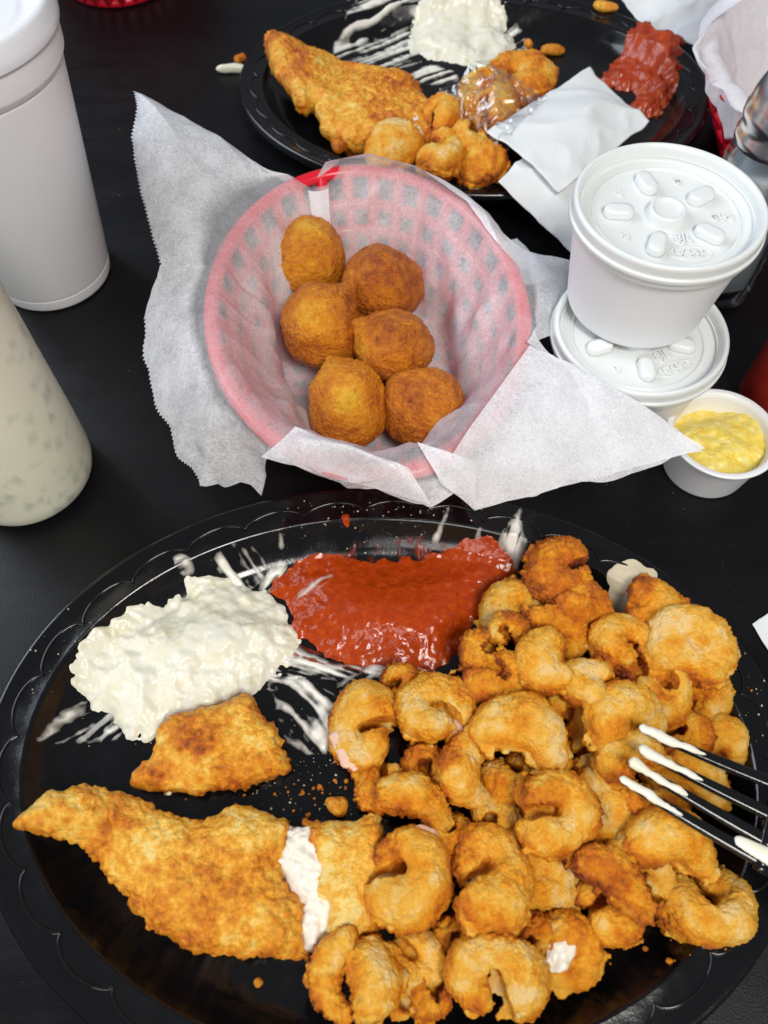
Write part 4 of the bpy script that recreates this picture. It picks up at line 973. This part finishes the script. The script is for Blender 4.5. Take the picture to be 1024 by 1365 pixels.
# ------------------------------------------------------------------ lidded foam cups
def text_mesh(txt, size, depth, mat):
    cu = bpy.data.curves.new('text', 'FONT'); cu.body = txt; cu.size = size; cu.extrude = depth; cu.align_x = 'CENTER'; cu.align_y = 'CENTER'
    cu.bevel_depth = 0.00012; cu.offset = 0.00012
    o = bpy.data.objects.new('text', cu); sc.collection.objects.link(o); bpy.context.view_layer.update()
    me = bpy.data.meshes.new_from_object(o.evaluated_get(bpy.context.evaluated_depsgraph_get()))
    bpy.data.objects.remove(o); bpy.data.curves.remove(cu); me.materials.clear(); me.materials.append(mat); me.name = 'embossed_text'; return me
LR, CH = 0.0388, 0.052
def lidded_cup(loc, rotz, label, tilt=(0, 0)):
    root = thing('lidded_foam_cup', label, 'cup', loc, (tilt[0], tilt[1], rotz), 'stacked white lidded foam cups')
    prof = rounded([(0, 0.0015), (0.0265, 0.0015), (0.0275, 0.0), (0.0290, 0.0), (0.0302, 0.0015), (0.0358, CH - 0.009), (0.0362, CH - 0.007), (0.0362, CH - 0.004), (0.0340, CH - 0.004)], 0.0008)
    obj('cup_body', mesh('cup_body', *lathe(prof, 96), M['foam']), root)
    lp = rounded([(0.0366, CH - 0.0105), (0.0376, CH - 0.0100), (0.0380, CH - 0.0070), (0.0389, CH - 0.0066), (0.0390, CH - 0.0048), (0.0380, CH - 0.0042), (0.0381, CH - 0.0006), (0.0374, CH + 0.0006), (0.0360, CH + 0.0006), (0.0350, CH - 0.0010), (0.0340, CH - 0.0058), (0.0300, CH - 0.0062), (0.0294, CH - 0.0055), (0.0288, CH - 0.0055), (0.0282, CH - 0.0063), (0.0, CH - 0.0063)], 0.0006)
    lid = obj('lid', mesh('lid', *lathe(lp, 128), M['lid']), root); zt = CH - 0.0063
    cp = rounded([(0.0083, zt - 0.0005), (0.0074, zt + 0.0036), (0.0060, zt + 0.0040), (0.0052, zt + 0.0026), (0.0, zt + 0.0026)], 0.0005)
    obj('center_boss', mesh('center_boss', *lathe(cp, 48), M['lid']), lid)
    for k in range(5):
        a = math.radians(105 + 72 * k); w_, l_ = 0.0034, 0.0060
        outl = [(math.cos(q) * w_ + 0, math.sin(q) * w_ + (l_ - w_ if 0 <= q < math.pi else -(l_ - w_))) for q in np.linspace(0, 2 * math.pi, 28, endpoint=False)]
        secs = []
        for sc_, z in ((1.12, zt - 0.0004), (1.04, zt + 0.0010), (0.98, zt + 0.0026), (0.88, zt + 0.0032), (0.5, zt + 0.0033)): secs.append([(x * sc_, y * (1 + (sc_ - 1) * 0.7), z) for x, y in outl])
        lo_ = obj('lug', mesh('lug', *loft(secs), M['lid']), lid); lo_.rotation_euler = (0, 0, a - math.pi / 2); lo_.location = (0.0190 * math.cos(a), 0.0190 * math.sin(a), 0)
    for txt, sz, r, a in (('8JL', 0.0060, 0.0140, -72), ('DART', 0.0044, 0.0222, -76), ('S', 0.005, 0.0215, 140), ('8', 0.005, 0.0225, 68), ('6 PS', 0.005, 0.0225, -3), ('3', 0.005, 0.0215, 214)):
        a = math.radians(a); e = obj('embossed_text', text_mesh(txt, sz, 0.0005, M['lid']), lid, (r * math.cos(a), r * math.sin(a), zt + 0.0002))
    a = math.radians(-76); tt = np.linspace(0, 2 * math.pi, 49)
    v, f = tube([(0.0222 * math.cos(a) + 0.0084 * math.cos(q), 0.0222 * math.sin(a) + 0.0034 * math.sin(q), zt + 0.0001) for q in tt], 0.0004, 6); obj('embossed_oval', mesh('embossed_oval', v, f, M['lid']), lid)
    return root
c1 = at(855, 437, CH)
lidded_cup((c1[0], c1[1], 0), 0.4, 'white lidded foam cup underneath another, standing on the table')
c2 = at(893, 272, 2 * CH - 0.003)
lidded_cup((c2[0], c1[1] + 0.019, CH - 0.0022), 0.0, 'white lidded foam cup stacked on top of another')

# ------------------------------------------------------------------ butter portion cup
dc = at(969, 569, 0.030)
DZ = 0.86
dip = thing('portion_cup', 'small white plastic portion cup on the table by the stacked cups', 'cup', (dc[0], dc[1], 0))
pr = rounded([(0, 0.001), (0.0165, 0.0010), (0.0175, 0.0), (0.0185, 0.0), (0.0192, 0.0016), (0.0222, 0.0285), (0.0244, 0.0288), (0.0246, 0.0302), (0.0238, 0.0308), (0.0218, 0.0304), (0.0209, 0.0285), (0.0182, 0.004), (0, 0.003)], 0.0006)
obj('cup_body', mesh('cup_body', *lathe(pr, 96), M['portion']), dip); dip.scale = (1, 1, DZ)
rr_, tt_ = np.meshgrid(np.linspace(0.0002, 0.0206, 60), np.linspace(0, 2 * math.pi, 160, endpoint=False), indexing='ij')
bx_, by_ = rr_ * np.cos(tt_), rr_ * np.sin(tt_); q = P3(bx_, by_)
bh_ = 0.0238 + 0.0030 * smoothstep(0.020, 0.004, rr_) + 0.0026 * fbm(q, 0.011, 4, 2) + 0.0018 * (0.5 - worley(q.reshape(-1, 3), 0.0065, 3).reshape(rr_.shape)) + 0.0006 * fbm(q, 0.003, 6, 2) - 0.0055 * smoothstep(0.0, 0.010, by_ - 0.007 - 0.4 * bx_)
tag(obj('butter', mesh('butter', np.stack([bx_, by_, np.minimum(bh_, 0.0325) * DZ], -1).reshape(-1, 3), gridfaces(60, 160, wrap_v=True), M['butter']), None, (dc[0], dc[1], 0)), 'lumpy yellow whipped butter filling the small portion cup', 'butter')

# ------------------------------------------------------------------ foam drink cup and squeeze bottle
cu_loc = (-0.1822, 0.3294, 0)
cup = thing('foam_drink_cup', 'tall white foam drink cup with frosted lid on the table', 'cup', cu_loc)
pr = rounded([(0, 0.002), (0.0270, 0.002), (0.0278, 0.0), (0.0290, 0.0), (0.0302, 0.0012), (0.0309, 0.0072), (0.0306, 0.0078), (0.0311, 0.0084), (0.0443, 0.1142), (0.0441, 0.1148), (0.0449, 0.1156), (0.0464, 0.1185), (0.0476, 0.132), (0.0466, 0.1325), (0.0440, 0.12)], 0.0006)
obj('cup_body', mesh('cup_body', *lathe(pr, 128), M['foam']), cup)
lp = rounded([(0.0476, 0.1300), (0.0488, 0.1303), (0.0490, 0.1335), (0.0484, 0.1370), (0.0476, 0.1405), (0.0455, 0.1412), (0.0432, 0.1390), (0.0425, 0.1350), (0.0350, 0.1342), (0.0330, 0.1358), (0.0, 0.1358)], 0.001)
obj('lid', mesh('lid', *lathe(lp, 128), M['cup_lid']), cup)
bo_loc = (-0.1650, 0.1955, 0)
bot = thing('squeeze_bottle', 'squeeze bottle of creamy white dressing with onion bits beside the foam cup', 'bottle', bo_loc)
pr = rounded([(0, 0.0015), (0.022, 0.0010), (0.0262, 0.0012), (0.0295, 0.0042), (0.0308, 0.0100), (0.0312, 0.03), (0.0312, 0.135), (0.029, 0.148), (0.020, 0.158), (0.0175, 0.162), (0.0175, 0.168), (0, 0.168)], 0.003, 6)
obj('bottle_body', mesh('bottle_body', *lathe(pr, 96), M['squeeze']), bot)
pr = rounded([(0.0185, 0.160), (0.0195, 0.161), (0.0195, 0.176), (0.010, 0.180), (0.004, 0.205), (0.0022, 0.206), (0, 0.206)], 0.001)
obj('nozzle_cap', mesh('nozzle_cap', *lathe(pr, 48), M['portion']), bot)
rb = at(1046, 500, 0.02)
rbo = thing('sauce_bottle', 'red plastic sauce bottle at the table side by the portion cup', 'bottle', (rb[0], rb[1], 0))
pr = rounded([(0, 0.001), (0.012, 0.0), (0.0150, 0.003), (0.0152, 0.03), (0.0152, 0.075), (0.010, 0.09), (0.008, 0.094), (0, 0.094)], 0.002)
obj('bottle_body', mesh('bottle_body', *lathe(pr, 64), M['bottle_red']), rbo)
pr = rounded([(0.0105, 0.090), (0.0105, 0.104), (0.004, 0.106), (0.0025, 0.118), (0, 0.118)], 0.001)
obj('nozzle_cap', mesh('nozzle_cap', *lathe(pr, 32), M['bottle_red']), rbo)

# ------------------------------------------------------------------ salt shaker
ss = (0.178, 0.322)
sh = thing('salt_shaker', 'glass salt shaker with domed chrome top behind the stacked cups', 'salt shaker', (ss[0], ss[1], 0), (0, 0, math.radians(10)))
sh.scale = (1.0, 1.0, 1.34)
def prism(prof, n=8, pw=1.0):
    v, f = lathe(prof, n * 4); v = np.array(v)
    a = np.arctan2(v[:, 1], v[:, 0]); seg = 2 * math.pi / n; k = math.cos(seg / 2) / np.cos(((a + seg / 2) % seg) - seg / 2)
    k = 1 + (k - 1) * pw; v[:, 0] *= k; v[:, 1] *= k; return v, f
pr = rounded([(0, 0.003), (0.019, 0.003), (0.021, 0.0), (0.0235, 0.001), (0.0240, 0.004), (0.0195, 0.058), (0.0165, 0.0625), (0.0165, 0.068), (0.0145, 0.068), (0.0145, 0.061), (0.0172, 0.056), (0.0215, 0.007), (0, 0.007)], 0.001)
obj('glass_body', mesh('glass_body', *prism(pr, 8, 0.9), M['glass']), sh)
pr = rounded([(0, 0.0075), (0.0205, 0.0075), (0.0168, 0.054), (0, 0.055)], 0.001); obj('salt_fill', mesh('salt_fill', *prism(pr, 8, 0.9), M['salt']), sh)
pr = [(0.0172, 0.0625), (0.0185, 0.063), (0.0187, 0.0660), (0.0178, 0.0672), (0.0178, 0.0705), (0.0188, 0.0715), (0.0188, 0.0745)] + [(0.0180 * math.cos(q) ** 0.8, 0.0755 + 0.0155 * math.sin(q)) for q in np.linspace(0.02, math.pi / 2 - 0.0001, 16)]
cap = obj('chrome_cap', mesh('chrome_cap', *lathe(pr, 64), M['chrome']), sh)
M['hole'] = simple('dark_hole', (0.01, 0.01, 0.01), 0.6)
for k in range(7):
    a = k * math.pi / 3; r = 0 if k == 6 else 0.006; v, f = lathe([(0.0009, 0.0), (0.0007, 0.0003), (0.0, 0.0003)], 12)
    obj('hole', mesh('hole', v, f, M['hole']), cap, (r * math.cos(a), r * math.sin(a), 0.0906 if r == 0 else 0.0897))

# ------------------------------------------------------------------ food on the half-eaten plate
f2 = pix([(356, 80), (362, 72), (395, 77), (441, 83), (486, 99), (553, 106), (565, 137), (590, 149), (606, 174), (590, 195), (540, 195), (499, 195), (466, 197), (453, 186), (428, 180), (418, 145), (412, 157), (399, 155), (383, 132), (362, 112)], 0.017)
fish2 = thing('fish_fillet', 'orange fried fish fillet on the half-eaten plate', 'fish', (f2[:, 0].mean(), f2[:, 1].mean(), 0.006))
def fz2(x, y): return 0.0165 + 0.010 * smoothstep(-0.02, -0.075, x)
put_under(obj('crust', pillow_mesh('crust', f2, fz2, 0.0100, 0.010, 44, M['fish'], 0.46, 1.2, 0.0009)), fish2)
fp = pix([(552, 128), (562, 130), (566, 150), (560, 168), (566, 180), (554, 188), (546, 175), (545, 150)], 0.026)
put_under(obj('flesh', pillow_mesh('flesh', fp, lambda x, y: 0.023 + 0 * x, 0.0030, 0.003, 45, M['flesh'], 0.2, 0.8, 0.0008)), fish2)
S2 = [(527, 199, 68, 48, 14, 'bean', 1, 12, 0.36, 0.3, 'yellowish shrimp at the tip of the fish on the half-eaten plate'), (586, 203, 58, 62, 0, 'nugget', 1, 0, 0.38, 0.3, 'lumpy shrimp next to the yellowish one on the half-eaten plate'),
      (585, 160, 58, 46, 0, 'nugget', 1, 0, 0.50, 0.6, 'brown shrimp leaning on the white flesh of the half-eaten fish'), (645, 221, 66, 42, 5, 'bean', 1, 10, 0.46, 0.5, 'shrimp at the plate rim below the clear wrapper'),
      (632, 190, 56, 48, 0, 'nugget', 1, 0, 0.46, 0.5, 'shrimp partly under the clear wrapper by the napkin'), (686, 106, 98, 66, 5, 'curl', 1, 250, 0.52, 0.7, 'curled orange shrimp between the white sauce and the napkin'),
      (645, 148, 80, 72, 0, 'nugget', 1, 0, 0.44, 0.4, 'shrimp wholly covered by the clear wrapper'), (700, 135, 70, 60, 0, 'nugget', 0, 0, 0.5, 0.5, 'shrimp half covered by the folded napkin'), (612, 216, 46, 36, 0, 'nugget', 0, 0, 0.5, 0.5, 'small shrimp scrap in the corner of the half-eaten plate')]
for i, row in enumerate(S2): place_shrimp(100 + i, row, 0.002, 'fried shrimp left on the half-eaten plate', row[10])
t2p = pix([(538, 56), (552, 30), (569, 8), (590, -8), (630, -14), (652, 0), (662, 14), (674, 33), (690, 52), (680, 66), (656, 83), (615, 79), (580, 70)], 0.008)
tart2 = thing('tartar_sauce', 'white tartar sauce with wide streaky smears on the half-eaten plate', 'sauce', (t2p[:, 0].mean(), t2p[:, 1].mean(), 0.004))
part_at_world('dollop', heightfield('dollop', blob(t2p, 0.0050, 0.014, 52, 0.6, 0.012, 0.004, 0.8), *bb(t2p), 0.0009, z2, M['tartar']), tart2)
for k, (pts, ang, thr) in enumerate([([(440, 5), (500, -20), (580, -15), (575, 30), (555, 80), (600, 84), (620, 105), (560, 110), (490, 85), (430, 70), (470, 40)], 0.55, -0.06), ([(450, 0), (490, -12), (510, 5), (490, 30), (455, 28)], 0.9, -0.1), ([(670, 30), (700, 40), (710, 62), (690, 68), (680, 55)], 0.6, -0.1)]):
    sm(tart2, pts, 0.0016, 55 + k, ang, M['thin'], base=z2, zz=0.006, step=0.0007, thr=thr, wide=0.0032, long=0.05)
sp2 = pix([(829, 62), (840, 50), (856, 44), (868, 56), (896, 64), (906, 78), (898, 104), (904, 124), (870, 152), (842, 142), (836, 132), (858, 116), (838, 104), (803, 106), (808, 84)], 0.010)
tag(obj('red_sauce', heightfield('red_sauce', blob(sp2, 0.0052, 0.009, 71, 0.9, 0.010, 0.0045, 0.8), *bb(sp2), 0.0007, z2, M['salsa'])), 'chunky red sauce left at the wall of the half-eaten plate', 'sauce')

# ------------------------------------------------------------------ napkins and wrapper
def sheet(name, quad, n, seed, mat, amp=0.0015, sag=0.0, scale=0.03, thick=0.0006):
    """a creased paper sheet through four world corners"""
    q = [np.asarray(p, float) for p in quad]; u = np.linspace(0, 1, n); U, Vv = np.meshgrid(u, u, indexing='ij'); U_, V_ = U[..., None], Vv[..., None]
    G = (1 - U_) * (1 - V_) * q[0] + U_ * (1 - V_) * q[1] + U_ * V_ * q[2] + (1 - U_) * V_ * q[3]
    S = G.reshape(-1, 3)
    cr = (1 - 2 * np.abs(vn(S, scale, seed))) * amp + (1 - 2 * np.abs(vn(S, scale * 0.4, seed + 3))) * amp * 0.45 + fbm(S, scale * 2, seed + 5, 2) * amp
    G[..., 2] += cr.reshape(n, n) + sag * np.sin(math.pi * U) * np.sin(math.pi * Vv)
    eg = 0.0012 * fbm(S, 0.012, seed + 8, 2).reshape(n, n); G[..., 0] += eg; G[..., 1] += np.roll(eg, 5, 0)
    G[..., 2] = np.maximum(G[..., 2], 0.001)
    me = mesh(name, G.reshape(-1, 3), gridfaces(n, n), mat)
    return me
def thicken(o, t):
    m = o.modifiers.new('thickness', 'SOLIDIFY'); m.thickness = t; m.offset = 0; return o
nap = thing('paper_napkin', 'folded white paper napkin draped over the half-eaten plate rim', 'napkin', tuple(at(740, 200, 0.03)))
put_under(thicken(obj('upper_fold', sheet('upper_fold', [at(650, 176, .034), at(785, 90, .030), at(864, 166, .030), at(745, 262, .026)], 60, 3, M['napkin'], 0.0026, 0.006, 0.045)), 0.0006), nap)
put_under(thicken(obj('lower_fold', sheet('lower_fold', [at(664, 246, .026), at(735, 180, .028), at(850, 250, .020), at(778, 352, .006)], 60, 5, M['napkin'], 0.0028, 0.004, 0.045)), 0.0006), nap)
n2 = tag(obj('paper_napkin', sheet('paper_napkin', [at(815, -4, .012), at(905, -70, .03), at(1040, -30, .03), at(955, 96, .004)], 90, 11, M['napkin'], 0.0032, 0.006, 0.028)), 'crumpled white napkin between the half-eaten plate and a red basket', 'napkin'); thicken(n2, 0.0006)
n3 = tag(obj('paper_napkin', sheet('paper_napkin', [at(1003, 832, .001), at(1075, 782, .002), at(1130, 860, .002), at(1040, 895, .001)], 30, 15, M['napkin'], 0.0004, 0.0)), 'corner of a white napkin on the table beside the fork plate', 'napkin'); thicken(n3, 0.0005)
n4 = tag(obj('paper_napkin', sheet('paper_napkin', [at(672, 322, .001), at(690, 318, .001), at(745, 372, .001), at(700, 380, .001)], 30, 17, M['napkin'], 0.0004, 0.0)), 'flat white paper scrap on the table under the basket liner edge', 'napkin'); thicken(n4, 0.0005)
def film():
    n = 90; q = [at(583, 132, .030), at(640, 86, .034), at(730, 135, .032), at(662, 222, .026)]
    u = np.linspace(0, 1, n); U, Vv = np.meshgrid(u, u, indexing='ij'); U_, V_ = U[..., None], Vv[..., None]
    G = (1 - U_) * (1 - V_) * q[0] + U_ * (1 - V_) * q[1] + U_ * V_ * q[2] + (1 - U_) * V_ * q[3]; S = G.reshape(-1, 3)
    cr = (1 - 2 * np.abs(vn(S, 0.016, 2))) * 0.004 + (1 - 2 * np.abs(vn(S, 0.007, 4))) * 0.0022 + (1 - 2 * np.abs(vn(S, 0.0035, 6))) * 0.0007
    G[..., 2] += cr.reshape(n, n) + 0.010 * np.sin(math.pi * U) * np.sin(math.pi * Vv)
    return mesh('cracker_wrapper', G.reshape(-1, 3), gridfaces(n, n), M['film'])
tag(obj('plastic_wrapper', film()), 'crumpled clear plastic wrapper over shrimp on the half-eaten plate', 'wrapper')
